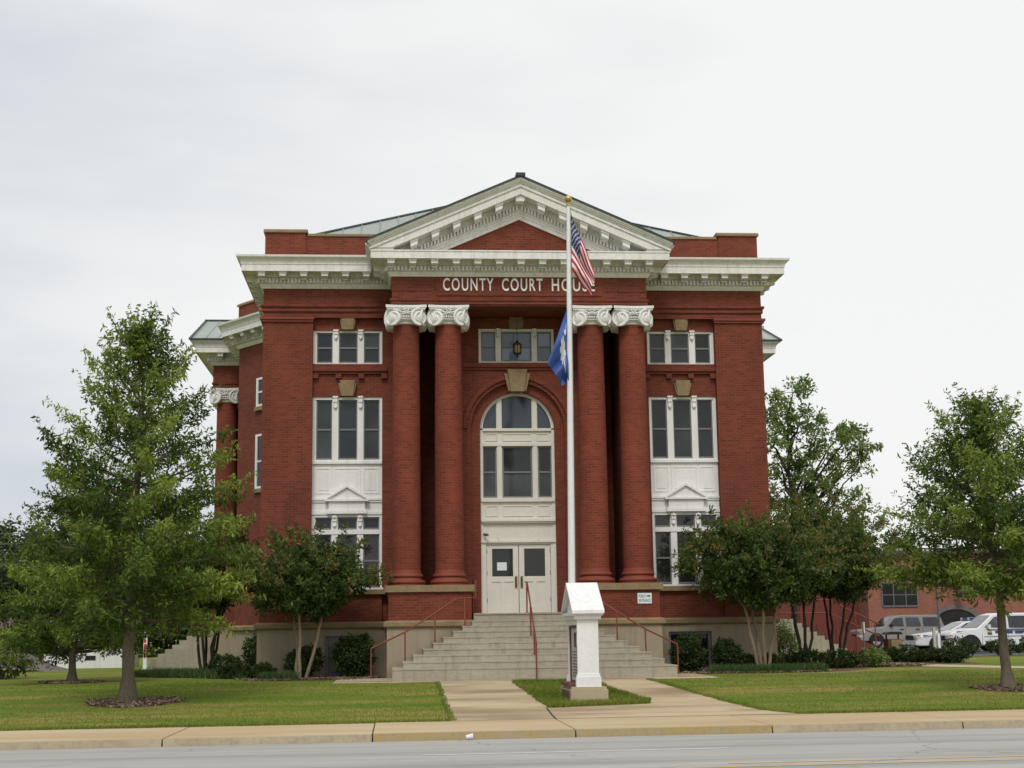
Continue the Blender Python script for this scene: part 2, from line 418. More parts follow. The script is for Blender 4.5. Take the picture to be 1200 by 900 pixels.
# portico beam, frieze and its brick bands, tympanum
w.box(-3.8, 3.8, -1.62, -.1, 11.252, 12.17)
w.box(-3.83, 3.83, -1.66, -1.5, 11.3, 11.40); w.box(-3.86, 3.86, -1.69, -1.5, 11.40, 11.46)
w.box(-2.50, 2.46, -1.645, -1.5, 11.56, 12.16)
w.box(-3.82, -2.62, -1.64, -1.5, 11.70, 11.75); w.box(2.58, 3.82, -1.64, -1.5, 11.70, 11.75)
w.prism([(-2.6, 12.85), (2.6, 12.85), (0, 14.1)], 'y', -1.62, -.1)
# pedestals
for s in (-1, 1):
    w.box(*mir(s, -3.9, -1.53), -1.75, -.1, 2.06, 2.88)
# side porticoes
for s in (-1, 1):
    w.box(*mir(s, -10.8, -9.4), 12.9, 20.5, 11.25, 12.17)
    w.box(*mir(s, -10.84, -9.4), 12.86, 20.5, 11.40, 11.46)
    w.box(*mir(s, -10.95, -9.4), 12.75, 15.4, 2.06, 2.88)
    w.box(*mir(s, -10.95, -9.4), 18.0, 20.65, 2.06, 2.88)
    w.prism([(12.95+.9, 12.85), (20.45-.9, 12.85), (16.7, 13.95)], 'x', *mir(s, -10.8, -9.0))
wall = on(w, 'wall', 'brick')

# painted caps on the corner pilasters, stone trim
for s in (-1, 1):
    c = MB()
    c.box(*mir(s, -7.8, -6.16), -.10, .3, 11.17, 11.24)
    c.box(*mir(s, -7.76, -6.18), -.06, .3, 11.10, 11.17)
    c.box(*mir(s, -7.8, -7.6), .3, 7.2, 11.17, 11.24)
    on(c, 'pilaster_cap', 'red_trim')

st = MB()
wt = [(0, 1.86), (.07, 1.86), (.13, 1.91), (.13, 2.02), (.05, 2.07), (0, 2.07)]
on(st.sweep(PLAN[2:6] + [(-3.9, 0)], wt), 'water_table', 'stone'); on(MB().sweep([(3.9, 0)] + PLAN[10:14], wt), 'water_table', 'stone')
for s in (-1, 1):
    p = [(-3.9, 0), (-3.9, -1.75), (-1.53, -1.75), (-1.53, 0)]
    if s > 0: p = [(-x, y) for x, y in reversed(p)]
    on(MB().sweep(p, wt), 'water_table', 'stone')
for s in (-1, 1):
    on(MB().box(*mir(s, -4.0, -1.44), -1.84, -.1, 2.87, 3.06), 'pedestal_cap', 'stone')
    on(MB().box(*mir(s, -6.24, -3.96), -.06, .3, 2.87, 3.01), 'sill', 'stone')
    on(MB().box(*mir(s, -11.0, -9.4), 12.7, 15.5, 2.87, 3.06), 'pedestal_cap', 'stone'); on(MB().box(*mir(s, -11.0, -9.4), 17.9, 20.7, 2.87, 3.06), 'pedestal_cap', 'stone')
for s in (-1, 1):
    cp = MB()
    cp.prism([(.06,13.94),(.81,13.94),(.81,14.0),(.72,14.06),(.15,14.06),(.06,14.0)], 'x', *mir(s, -7.74, -6.40))
    cp.prism([(.12,13.84),(.66,13.84),(.66,13.9),(.58,13.94),(.2,13.94),(.12,13.9)], 'x', *mir(s, -6.40, -3.3))
    cp.box(*mir(s, -7.71, -7.15), .81, 7.25, 13.84, 13.94)
    i0 = len(cp.v)
    cp.prism([(-.31,13.71),(.31,13.71),(.31,13.76),(.24,13.82),(-.24,13.82),(-.31,13.76)], 'x', -.6, .6)
    cp.xform(Matrix.Translation((s*8.95, 9.2, 0)) @ Matrix.Rotation(s*.917, 4, 'Z'), i0)
    on(cp, 'coping', 'stone')

def keystone(xc, z0, z1, wt_, wb, y0, y1, k_=.45):
    k = MB()
    k.prism([(xc-wb/2, z0), (xc+wb/2, z0), (xc+wt_/2, z1), (xc-wt_/2, z1)], 'y', y0, y1)
    h = z1-z0
    for sg in (-1, 1):
        k.prism([(xc+sg*wb/2, z0+.02), (xc+sg*(wb/2+.07*k_), z0+.02), (xc+sg*(wt_/2+.1*k_), z1-h*.17), (xc+sg*wt_/2, z1-h*.17)], 'y', y0+.05, y1)
    return on(k, 'keystone', 'stone')
for s in (-1, 1):
    keystone(s*5.15, 10.88, 11.31, .40, .32, .02, .4)
    keystone(s*5.15, 8.83, 9.31, .46, .33, .02, .4)
keystone(0, 8.92, 9.6, .60, .40, -.26, .3, 1)
keystone(0, 10.9, 11.25, .42, .36, -.1, .2)

# foundation
fd = MB()
fd.prism([(-7.69,.5),(7.69,.5),(7.72,7.3),(9.48,9.6),(9.48,33),(-9.48,33),(-9.48,9.6),(-7.72,7.3)], 'z', .2, 1.87)
for s in (-1, 1):
    fd.box(*mir(s, -7.74, -5.75), -.04, .52, .2, 1.87); fd.box(*mir(s, -4.45, -3.7), -.04, .52, .2, 1.87)
    fd.box(*mir(s, -5.75, -4.45), -.04, .52, .2, .52); fd.box(*mir(s, -5.75, -4.45), -.04, .52, 1.66, 1.87)
    fd.box(*mir(s, -7.74, -7.6), .52, 7.3, .2, 1.87)
    fd.box(*mir(s, -3.94, -1.49), -1.79, -.02, .2, 1.87)
    fd.box(*mir(s, -11.0, -9.4), 12.7, 15.45, .2, 2.06); fd.box(*mir(s, -11.0, -9.4), 17.95, 20.7, .2, 2.06)
    fd.box(*mir(s, -10.9, -9.4), 15.45, 17.95, .2, 2.2)
on(fd, 'foundation', 'stucco')

# steps: ten broad treads wrapping round the pedestals
stp = MB()
TOPS = [.79, .96, 1.13, 1.285, 1.445, 1.60, 1.755, 1.90, 2.04]
for k, z in enumerate(TOPS):
    X = 3.775 - .279*k; Y = -4.75 + .325*k
    stp.box(-X, X, Y, -1.80, .3 if k == 0 else TOPS[k-1]-.002, z-.035)
    stp.box(-X-.012, X+.012, Y-.012, -1.80, z-.035, z)
    if X > 1.46:
        pass
stp.box(-1.48, 1.48, -2.0, .3, 1.9, 2.21); stp.box(-1.47, 1.47, -2.03, .3, 2.21, 2.25)
on(stp, 'front_steps', 'step_concrete')
for s in (-1, 1):
    sd = MB()
    for k in range(9):
        z = .72 + .17*k; x = 14.55 - .3*k if s > 0 else 13.35 - .27*k
        sd.box(*((x0 := 10.9, x) if s > 0 else (-x, -10.9)), 14.0, 19.4, .3 if k == 0 else z-.172, z)
    on(sd, 'side_steps', 'step_concrete')

# ------------------------------------------------------------------ columns
col_root = MB()
shaft = [(.418, 3.50), (.42, 4.5), (.417, 6.2), (.407, 8.2), (.392, 10.0), (.385, 10.78)]
def make_column():
    m = MB(); m.lathe([(r, z-.45) for r, z in shaft], n=36, ur=.41)
    o = m.build('column', 'brick_column', CH, 40)
    b = MB()
    tor = lambda r0, z0, h: [(r0 + h/2*math.sin(PI*i/6), z0 + h/2 - h/2*math.cos(PI*i/6)) for i in range(7)]
    pr = [(.565, 3.05), (.565, 3.10)] + tor(.50, 3.10, .12) + [(.475, 3.225), (.455, 3.27)] + tor(.44, 3.29, .10) + [(.435, 3.40), (.43, 3.45), (.418, 3.505)]
    b.lathe([(r, z-.45) for r, z in pr], n=36)
    b.build('base', 'red_trim', o, 35)
    c = MB()
    # abacus with hollowed sides
    ab = []
    for q in range(4):
        for i in range(7):
            t = -1 + 2*i/6; e = .60 - .07*(1-t*t)
            x, y = t*.60, -e
            a = q*PI/2; ab.append((x*math.cos(a)-y*math.sin(a), x*math.sin(a)+y*math.cos(a)))
    c.prism([(x, y) for x, y in ab], 'z', 11.17, 11.25)
    c.prism([(x*.95, y*.95) for x, y in ab], 'z', 11.12, 11.17)
    c.lathe([(.385, 10.70), (.42, 10.72), (.42, 10.76), (.40, 10.78), (.47, 10.86), (.50, 10.93), (.46, 10.99), (.44, 11.12)], n=28)
    for q in range(4):
        i0 = len(c.v)
        for sg in (-1, 1):
            # scroll: a spiral ribbon on a thick disc, turned out towards the corner
            i1 = len(c.v)
            sp = []; rr = []
            for i in range(40):
                t = i/39; r = .245*(1-t)**.9 + .03; a = PI/2 + sg*t*2*PI*1.9
                sp.append((sg*-r*math.cos(a)*-1, -.03, r*math.sin(a))); rr.append(.034*(1-.45*t))
            c.tube(sp, rr, 6)
            c.tube([(0, -.02, 0), (0, .20, 0)], [.235, .20], 18)
            c.ball((0, -.03, 0), .05, 6)
            c.xform(Matrix.Translation((sg*.375, -.50, 10.875)) @ Matrix.Rotation(sg*R(24), 4, 'Z'), i1)
            # ribbon from the scroll in towards the middle
            c.tube([(sg*.40, -.52, 11.12), (sg*.25, -.55, 11.09), (sg*.12, -.56, 11.03), (0, -.56, 11.01)], .026, 6)
            # leaf hanging beside the eggs
            c.tube([(sg*.17, -.54, 10.98), (sg*.21, -.55, 10.9), (sg*.20, -.53, 10.82)], [.035, .03, .012], 6)
        # flower on the abacus and egg moulding
        c.tube([(.07*math.cos(a), -.575, 11.12+.07*math.sin(a)) for a in [i*PI/6 for i in range(13)]], .018, 5, caps=False)
        c.ball((0, -.58, 11.12), .035, 6)
        for i in range(5): c.ball((-.14+.07*i, -.50, 10.91), .033, 6, 1.5)
        c.box(-.20, .20, -.525, -.4, 10.965, 10.985); c.box(-.20, .20, -.50, -.4, 10.83, 10.85)
        c.xform(Matrix.Rotation(q*PI/2, 4, 'Z'), i0)
    for i, p in enumerate(c.v): c.v[i] = (p[0], p[1], p[2]-.45)
    c.build('capital', 'white_paint', o, 40)
    return o
col0 = make_column()
spots = [(-3.38, -1.2), (-2.13, -1.2), (2.13, -1.2), (3.38, -1.2)]
for s in (-1, 1):
    spots += [(s*10.30, y) for y in (13.45, 14.72, 18.68, 19.95)]
for i, (x, y) in enumerate(spots):
    o = col0 if i == 0 else copy_tree(col0, CH)
    o.location = (x, y, 0)

# ------------------------------------------------------------------ cornice
def unit(a, b):
    dx, dy = b[0]-a[0], b[1]-a[1]; l = math.hypot(dx, dy); return dx/l, dy/l, l
def seg_box(mb, a, b, s0, s1, o0, o1, z0, z1, drop=0):
    dx, dy, l = unit(a, b); nx, ny = dy, -dx
    P = lambda s, o, z: (a[0]+dx*s+nx*o, a[1]+dy*s+ny*o, z)
    vs = [P(s0,o0,z0), P(s1,o0,z0), P(s1,o1,z0+drop), P(s0,o1,z0+drop), P(s0,o0,z1), P(s1,o0,z1), P(s1,o1,z1), P(s0,o1,z1)]
    mb.add(vs, [(0,3,2,1),(4,5,6,7),(0,1,5,4),(1,2,6,5),(2,3,7,6),(3,0,4,7)])
LOW = [(-.05, 12.13), (.05, 12.13), (.07, 12.16), (.11, 12.22), (.11, 12.26), (.15, 12.26), (.15, 12.43), (.19, 12.45), (.19, 12.47),
       (.22, 12.565), (.60, 12.565), (.60, 12.54), (.62, 12.54), (.62, 12.745), (.64, 12.75), (.64, 12.79), (-.05, 12.83)]
CYMA = [(-.05, 12.80), (.64, 12.79), (.655, 12.84), (.68, 12.88), (.73, 12.92), (.77, 12.95), (.78, 13.01), (.74, 13.02), (-.05, 13.06)]
cn = MB(); cn.sweep(PLAN, LOW)
PL_L = PLAN[:7] + [(-3.8, -2.20)]
PL_R = [(3.8, -2.20)] + PLAN[9:]
cn.sweep(PL_L, CYMA); cn.sweep(PL_R, CYMA)
cornice = on(cn, 'cornice', 'cornice_paint')
dt = MB(); md = MB()
for i in range(len(PLAN)-1):
    a, b = PLAN[i], PLAN[i+1]
    dx, dy, l = unit(a, b)
    inner0 = i in (6, 9) or False
    s = .05
    conc_a = i in (2, 3, 6, 10, 12, 13) and False
    n = max(1, int(round((l-.0)/.112)))
    for k in range(n+3):
        s0 = -.17 + k*.112
        if s0 + .06 > l + .17: break
        seg_box(dt, a, b, s0, s0+.060, .13, .235, 12.275, 12.415)
    if i in (0, 14): continue          # flanks out of sight
    if i == 7: cnt, st_, stp_ = 13, -.15, (l+.05)/12
    elif i == 5: cnt, st_, stp_ = 6, -.15, .63
    elif i == 9: cnt, st_, stp_ = 6, l-.10-5*.63, .63
    elif i in (6, 8): cnt, st_, stp_ = 2, .35, .63
    else: cnt = max(1, int(l/.635)); st_ = .2; stp_ = l/cnt
    for k in range(cnt):
        s0 = st_ + k*stp_
        md = MB()
        seg_box(md, a, b, s0, s0+.25, .17, .57, 12.50, 12.57)
        seg_box(md, a, b, s0+.025, s0+.225, .17, .54, 12.36, 12.50, .055)
        seg_box(md, a, b, s0+.05, s0+.20, .17, .36, 12.31, 12.37, .03)
        on(md, 'modillion', 'white_paint', cornice)
on(dt, 'dentil_course', 'cornice_paint', cornice)

# ------------------------------------------------------------------ pediment
SL = .437
def band(mb, a, b, y0, y1, xe=None, clip=12.86, mi=0, taper=0):
    """raking band between the lines za=a and zb=b at the apex, cut level at clip or upright at xe"""
    def xz(h, z): return (h - z)/SL
    if xe: L = [(-xe, a-SL*xe), (-xe, b-SL*xe)]
    else: L = [(-xz(a, clip), clip), (-xz(b, clip), clip)]
    poly = [(0, a), (L[0][0], L[0][1]), (L[1][0], L[1][1]), (0, b), (-L[1][0], L[1][1]), (-L[0][0], L[0][1])]
    mb.prism(poly, 'y', y0, y1)
pd = MB()
band(pd, 14.745, 14.80, -2.28, -.4, xe=4.46)
for k, (o, z0, z1) in enumerate([(.655, 14.80, 14.85), (.69, 14.85, 14.90), (.735, 14.90, 14.945), (.77, 14.945, 15.0)]):
    band(pd, z0, z1+.002, -1.62-o, -.4, xe=4.42+.06*k/3*1.5)
band(pd, 14.52, 14.745, -2.24, -.4)
band(pd, 14.33, 14.54, -1.78, -.4)
band(pd, 14.10, 14.33, -1.74, -.4)
band(pd, 14.02, 14.12, -1.71, -.4); band(pd, 13.90, 14.02, -1.68, -.4)
ped = on(pd, 'pediment', 'cornice_paint')
cs = math.cos(math.atan(SL))
for s in (-1, 1):
    x = .05; dt = MB()
    while True:
        zt = 14.315 - SL*x
        if zt - .15 < 12.86: break
        x1 = x + .055
        dt.prism([(s*x, zt), (s*x1, zt-SL*.055), (s*x1, zt-.135-SL*.055), (s*x, zt-.135)], 'y', -1.85, -1.7)
        x += .098
    on(dt, 'dentil_course', 'cornice_paint', ped)
    for k in range(1, 7):
        x = k*.63; zt = 14.53 - SL*x
        if zt - .25 < 12.84: continue
        w2 = .125; md = MB()
        for (y, a, b, ww) in ((-2.19, 0, .075, w2), (-2.16, .075, .20, w2-.02), (-1.98, .20, .245, w2-.045)):
            md.prism([(s*(x-ww), zt-a+SL*ww), (s*(x+ww), zt-a-SL*ww), (s*(x+ww), zt-b-SL*ww), (s*(x-ww), zt-b+SL*ww)], 'y', y, -1.76)
        on(md, 'modillion', 'white_paint', ped)
zt = 14.53; md = MB()
md.prism([(-.15, zt-.06), (0, zt), (.15, zt-.06), (.12, zt-.21), (0, zt-.2), (-.12, zt-.21)], 'y', -2.17, -1.76)
on(md, 'modillion', 'white_paint', ped)

# ------------------------------------------------------------------ roofs
rf = MB()
hip = [(-7.2, .7, 13.78), (7.2, .7, 13.78), (7.2, 17, 13.78), (-7.2, 17, 13.78), (-.6, 7.3, 17.25), (.6, 7.3, 17.25), (.6, 10.4, 17.25), (-.6, 10.4, 17.25)]
rf.add(hip, [(0,1,5,4), (1,2,6,5), (2,3,7,6), (3,0,4,7), (4,5,6,7), (0,3,2,1)])
for s in (-1, 1):   # side portico gables
    y0, ym, y1 = 12.12, 16.7, 21.28
    xo, xi = 11.62, 6.5
    rf.prism([(y0, 13.03), (ym, 14.72), (y1, 13.03), (y1, 12.98), (y0, 12.98)], 'x', *mir(s, -xo, -xi))
rfo = on(rf, 'roof', 'roof_metal')
sm = MB()
for k in range(-11, 12):     # standing seams on the front slope of the hip
    x = k*.6; z0 = 13.55
    t = min(1, max(0, (7.2-abs(x))/6.6))
    sm.tube([(x, .7, 13.80), (x, .7+6.6*t, 13.80+3.47*t)], .022, 4)
for s in (-1, 1):
    for k in range(10):
        x = s*(7.2 + k*.48)
        sm.tube([(x, 12.12, 13.045), (x, 16.7, 14.735)], .022, 4)
on(sm, 'seam', 'roof_metal', rfo)
ed = MB()
band(ed, 15.0, 15.06, -2.43, 6.5, xe=4.56)
ed.box(-.14, .14, -2.46, 6.0, 15.02, 15.12)
on(ed, 'roof_edge', 'roof_edge', rfo)
for s in (-1, 1):
    ed = MB()
    ed.tube([(s*7.2, .7, 13.80), (s*.6, 7.3, 17.27)], .05, 5)
    on(ed, 'hip_cap', 'roof_edge', rfo); ed = MB()
    ed.box(*mir(s, -11.66, -6.5), 16.62, 16.78, 14.70, 14.78)
    ed.prism([(12.08, 13.02), (16.7, 14.725), (16.7, 14.77), (12.08, 13.07)], 'x', *mir(s, -11.66, -11.58))
    ed.box(*mir(s, -11.66, -9.0), 12.07, 12.13, 13.0, 13.06)
    on(ed, 'roof_edge', 'roof_edge', rfo)
gab = MB()   # metal slopes behind the pediment edge
gab.prism([(-4.5, 13.04), (0, 15.01), (4.5, 13.04)], 'y', -.45, 6.4)
on(gab, 'gable_roof', 'roof_metal')

# ------------------------------------------------------------------ windows
def pane(x0, x1, z0, z1, y, parent, mat='glass', sash=.035, rail=True, sm='sash_grey'):
    """double-hung sash: grey frame and two lights"""
    f = MB()
    f.box(x0, x0+sash, y-.03, y+.02, z0, z1); f.box(x1-sash, x1, y-.03, y+.02, z0, z1)
    f.box(x0+sash, x1-sash, y-.03, y+.02, z0, z0+sash*1.3); f.box(x0+sash, x1-sash, y-.03, y+.02, z1-sash, z1)
    if rail:
        zm = (z0+z1)/2; f.box(x0+sash, x1-sash, y-.045, y+.02, zm-.025, zm+.025)
    on(f, 'sash', sm, parent)
    for a, b in ([(z0+.01, (z0+z1)/2), ((z0+z1)/2, z1-.01)] if rail else [(z0+.01, z1-.01)]):
        g = MB(); g.box(x0+.01, x1-.01, y, y+.03, a, b)
        on(g, 'pane', mat, parent)
def console(mb, x, z1, y, h=.34, w_=.13):
    mb.box(x-w_/2-.015, x+w_/2+.015, y-.10, y+.02, z1-.05, z1)
    mb.box(x-w_/2, x+w_/2, y-.075, y+.02, z1-h*.45, z1-.05)
    mb.box(x-w_/2+.01, x+w_/2-.01, y-.05, y+.02, z1-h*.8, z1-h*.45)
    mb.ball((x, y-.03, z1-h*.85), .05, 6)
for s in (-1, 1):
    cols = [(-6.09, -5.61), (-5.42, -4.85), (-4.66, -4.18)]
    X = lambda a, b: mir(s, a, b)
    def frame(mb, z0, z1, t=.08, y=.24, sill=True):
        mb.box(*X(-6.2, -6.2+t), y, .5, z0, z1); mb.box(*X(-4.1-t, -4.1), y, .5, z0, z1)
        mb.box(*X(-6.2+t, -4.1-t), y, .5, z1-t, z1); mb.box(*X(-6.2+t, -4.1-t), y, .5, z0, z0+t*.6)
        for a, b in ((cols[0][1], cols[1][0]), (cols[1][1], cols[2][0])):
            mb.box(*X(a, b), y, .5, z0+t*.6, z1-t)
        # casing beside each light
        mb.box(*X(-6.2+t, cols[0][0]), y+.03, .5, z0+t*.6, z1-t); mb.box(*X(cols[2][1], -4.1-t), y+.03, .5, z0+t*.6, z1-t)
    MX = [s*5.515, s*4.755]
    # attic window
    m = MB(); frame(m, 9.835, 10.88, .06)
    for x in MX: console(m, x, 10.90, .24, .30)
    fr = on(m, 'window', 'white_paint')
    for a, b in cols: pane(*X(a, b), 9.88, 10.815, .33, fr)
    # tall first-floor window
    m = MB(); frame(m, 6.86, 8.82, .08)
    for x in MX: console(m, x, 8.84, .24, .40)
    fr = on(m, 'window', 'white_paint')
    for a, b in cols: pane(*X(a, b), 6.92, 8.735, .33, fr)
    # panelled spandrel with its little pediment
    m = MB()
    m.box(*X(-6.2, -4.1), .27, .5, 5.26, 6.80)
    m.box(*X(-6.22, -4.08), .20, .5, 6.78, 6.855)
    for a, b in ((-6.05, -5.68), (-5.50, -4.80), (-4.62, -4.25)):
        m.box(*X(a-.05, b+.05), .255, .3, 5.88, 5.92); m.box(*X(a-.05, b+.05), .255, .3, 6.62, 6.66)
        m.box(*X(a-.05, a-.01), .255, .3, 5.92, 6.62); m.box(*X(b+.01, b+.05), .255, .3, 5.92, 6.62)
        m.box(*X(a+.05, b-.05), .258, .3, 5.98, 6.56)
    m.box(*X(-6.2, -4.1), .21, .5, 5.68, 5.74); m.box(*X(-6.2, -4.1), .235, .5, 5.62, 5.68)
    m.box(*X(-6.2, -4.1), .235, .5, 5.32, 5.37); m.box(*X(-6.2, -4.1), .21, .5, 5.25, 5.32)
    xc = s*5.15
    m.prism([(xc-.60, 5.70), (xc+.60, 5.70), (xc, 6.10)], 'y', .15, .4)
    m.prism([(xc-.66, 5.70), (xc-.60, 5.70), (xc, 6.06), (xc+.60, 5.70), (xc+.66, 5.70), (xc, 6.14)], 'y', .08, .4)
    m.box(xc-.66, xc+.66, .07, .4, 5.64, 5.70)
    m.box(xc-.54, xc+.54, .14, .4, 5.34, 5.64); m.box(xc-.58, xc+.58, .12, .4, 5.36, 5.41); m.box(xc-.60, xc+.60, .10, .4, 5.27, 5.36)
    on(m, 'spandrel_panel', 'white_paint')
    # ground-floor window with transom lights
    m = MB(); frame(m, 3.02, 5.25, .08)
    m.box(*X(-6.12, -4.18), .22, .5, 4.66, 4.80)
    m.box(*X(-6.24, -4.06), .12, .5, 3.01, 3.07)
    for x in MX: console(m, x, 5.20, .24, .34); m.ball((x, .16, 5.18), .05, 6)
    fr = on(m, 'window', 'white_paint')
    for a, b in cols:
        pane(*X(a, b), 4.81, 5.16, .33, fr, 'glass' if s < 0 else 'glass_dark', rail=False)
        pane(*X(a, b), 3.09, 4.65, .33, fr, 'glass_dark')
    # basement window
    m = MB()
    m.box(*X(-5.75, -5.67), .1, .5, .52, 1.66); m.box(*X(-4.53, -4.45), .1, .5, .52, 1.66)
    m.box(*X(-5.67, -4.53), .1, .5, 1.58, 1.66); m.box(*X(-5.67, -4.53), .1, .5, .52, .60)
    m.box(*X(-5.67, -4.53), .14, .5, 1.07, 1.12)
    fr = on(m, 'window', 'sash_grey')
    g = MB(); g.box(*X(-5.68, -4.52), .2, .3, .55, 1.62); on(g, 'pane', 'glass_dark', fr)
    # narrow windows in the canted wall
    ang = math.atan2(2.3, 1.75)
    for z0, z1 in ((9.80, 10.85), (6.85, 8.80)):
        f = MB(); g = MB(); r_ = MB(); b_ = MB()
        i = MB()
        f.box(-.48, -.36, -.07, .10, z0, z1); f.box(.36, .48, -.07, .10, z0, z1)
        f.box(-.36, .36, -.07, .10, z1-.08, z1); f.box(-.36, .36, -.07, .10, z0, z0+.08); f.box(-.36, .36, -.06, .1, (z0+z1)/2-.03, (z0+z1)/2+.03)
        g.box(-.37, .37, -.035, .05, z0+.05, z1-.05)
        b_.box(-.56, .56, -.10, .1, z0-.14, z0)
        MXF = Matrix.Translation((s*8.36, 8.17, 0)) @ Matrix.Rotation(s*ang, 4, 'Z')
        for q in (f, g, b_): q.xform(MXF)
        fo = on(f, 'window', 'white_paint'); on(g, 'pane', 'glass_dark', fo); on(b_, 'sill', 'stone', fo)
# window above the arch
m = MB()
m.box(-1.16, -1.08, .0, .5, 9.84, 10.9); m.box(1.08, 1.16, .0, .5, 9.84, 10.9)
m.box(-1.08, 1.08, .0, .5, 10.82, 10.9); m.box(-1.08, 1.08, .0, .5, 9.84, 9.89)
for s in (-1, 1):
    m.box(*mir(s, -.64, -.47), .0, .5, 9.89, 10.82); console(m, s*.555, 10.9, .0, .28, .1)
fr = on(m, 'window', 'cream_paint')
for a, b in ((-1.07, -.65), (-.46, .46), (.65, 1.07)): pane(a, b, 9.9, 10.81, .09, fr, 'glass_blue')

# arched window and doorway
m = MB()
ys = .2
for s in (-1, 1): m.box(*mir(s, -1.14, -1.05), ys, .5, 2.25, 7.84)
m.prism(arch_pts(1.14, 7.8, 28) + arch_pts(1.05, 7.8, 28, 0, PI), 'y', ys, .5)
for s in (-1, 1):
    m.box(*mir(s, -.63, -.46), ys+.02, .5, 7.84, 8.80); m.box(*mir(s, -.63, -.46), ys+.02, .5, 5.72, 7.29)
    m.box(*mir(s, -.60, -.49), ys-.01, .5, 7.84, 8.75); m.box(*mir(s, -.60, -.49), ys-.01, .5, 5.72, 7.29)
m.box(-1.05, 1.05, ys-.04, .5, 7.76, 7.84); m.box(-1.05, 1.05, ys+.03, .5, 7.29, 7.76)
m.box(-1.05, 1.05, ys-.02, .5, 7.30, 7.38)
for a, b in ((-.98, -.60), (-.45, .45), (.60, .98)):
    m.box(a, b, ys+.01, .5, 7.45, 7.48); m.box(a, b, ys+.01, .5, 7.66, 7.69); m.box(a, a+.03, ys+.01, .5, 7.48, 7.66); m.box(b-.03, b, ys+.01, .5, 7.48, 7.66)
    m.box(a, b, ys+.01, .5, 5.16, 5.19); m.box(a, b, ys+.01, .5, 5.46, 5.49); m.box(a, a+.03, ys+.01, .5, 5.19, 5.46); m.box(b-.03, b, ys+.01, .5, 5.19, 5.46)
m.box(-1.12, 1.12, ys-.05, .5, 5.60, 5.72); m.box(-1.05, 1.05, ys+.03, .5, 5.05, 5.60)
m.box(-1.12, 1.12, ys-.10, .5, 5.0, 5.06); m.box(-1.10, 1.10, ys-.06, .5, 4.95, 5.0)
m.box(-1.05, 1.05, ys+.03, .5, 4.42, 4.95)
for x in (-.6, .6): m.box(x-.025, x+.025, ys+.01, .5, 4.46, 4.93)
m.box(-1.14, 1.14, ys-.04, .5, 4.37, 4.43)
for s in (-1, 1): m.box(*mir(s, -1.05, -.97), ys+.02, .5, 2.25, 4.37)
m.box(-.97, .97, ys+.02, .5, 4.31, 4.37)
ent = on(m, 'entrance_frame', 'cream_paint')
g = MB(); g.prism(arch_pts(1.08, 7.8, 24), 'y', ys+.1, ys+.14); on(g, 'pane', 'glass_blue', ent)
for a, b in ((-1.05, -.64), (-.45, .45), (.64, 1.05)): pane(a, b, 5.73, 7.28, ys+.1, ent)
for s in (-1, 1):
    d = MB()
    x0, x1 = (.01, .96)
    Xd = lambda a, b: (a, b) if s > 0 else (-b, -a)
    y = ys+.05
    d.box(*Xd(.01, .17), y, y+.06, 2.27, 4.30); d.box(*Xd(.80, .96), y, y+.06, 2.27, 4.30)
    d.box(*Xd(.17, .80), y, y+.06, 4.19, 4.30); d.box(*Xd(.17, .80), y, y+.06, 2.27, 2.46)
    d.box(*Xd(.17, .80), y, y+.06, 3.20, 3.36); d.box(*Xd(.43, .54), y, y+.06, 2.46, 3.20)
    d.box(*Xd(.17, .80), y+.025, y+.05, 2.46, 3.20)
    dr = on(d, 'door', 'cream_paint')
    g = MB(); g.box(*Xd(.16, .81), y+.02, y+.05, 3.35, 4.20); on(g, 'pane', 'glass_dark' if s > 0 else 'glass', dr)
    h = MB(); h.box(*Xd(.05, .12), y-.03, y, 3.02, 3.36); h.tube([(s*.085, y-.03, 3.08), (s*.085, y-.08, 3.1), (s*.085, y-.08, 3.28), (s*.085, y-.03, 3.3)], .015, 6)
    on(h, 'handle', 'brass', dr)
    hg = MB()
    for z in (2.6, 3.4, 4.05): hg.box(*Xd(.945, .975), y-.012, y, z, z+.12)
    on(hg, 'hinge', 'grey_metal', dr)
    if s < 0:
        nn = MB(); nn.box(-.65, -.36, y+.008, y+.018, 3.54, 3.78); tag(on(nn, 'notice', 'paper', dr), 'white paper notice stuck inside the door glass')

# lettering on the frieze
def text_mesh(txt, x0, x1, z0, z1, y, mat, name, parent=None, depth=.02, off=(0,0,0), xr=None):
    cu = bpy.data.curves.new('txt', 'FONT'); cu.body = txt; cu.size = 1; cu.extrude = depth; cu.align_x = 'LEFT'
    cu.resolution_u = 4; cu.space_word = 1.35; cu.space_character = 1.22; cu.offset = .011
    ob = bpy.data.objects.new('txt', cu); COL.objects.link(ob)
    dg = bpy.context.evaluated_depsgraph_get(); me = bpy.data.meshes.new_from_object(ob.evaluated_get(dg))
    bpy.data.objects.remove(ob); 
    co = np.zeros(len(me.vertices)*3); me.vertices.foreach_get('co', co); co = co.reshape(-1, 3)
    lo, hi = co.min(0), co.max(0)
    out = np.zeros_like(co)
    out[:,0] = x0 + (co[:,0]-lo[0])/(hi[0]-lo[0])*(x1-x0)
    out[:,2] = z0 + (co[:,1]-lo[1])/(hi[1]-lo[1])*(z1-z0)
    out[:,1] = y - (co[:,2]-lo[2])/(hi[2]-lo[2])*depth
    out -= np.array(off)
    me.vertices.foreach_set('co', out.ravel()); me.name = name
    me.materials.clear(); me.materials.append(M[mat])
    o = bpy.data.objects.new(name, me); COL.objects.link(o)
    if parent: o.parent = parent
    return o
for word, x0, x1 in (('COUNTY', -2.29, -.79), ('COURT', -.54, .68), ('HOUSE', .95, 2.24)):
    text_mesh(word, x0, x1, 11.70, 12.09, -1.645, 'letter_paint', 'lettering', CH, .03, (0, 0, .45))
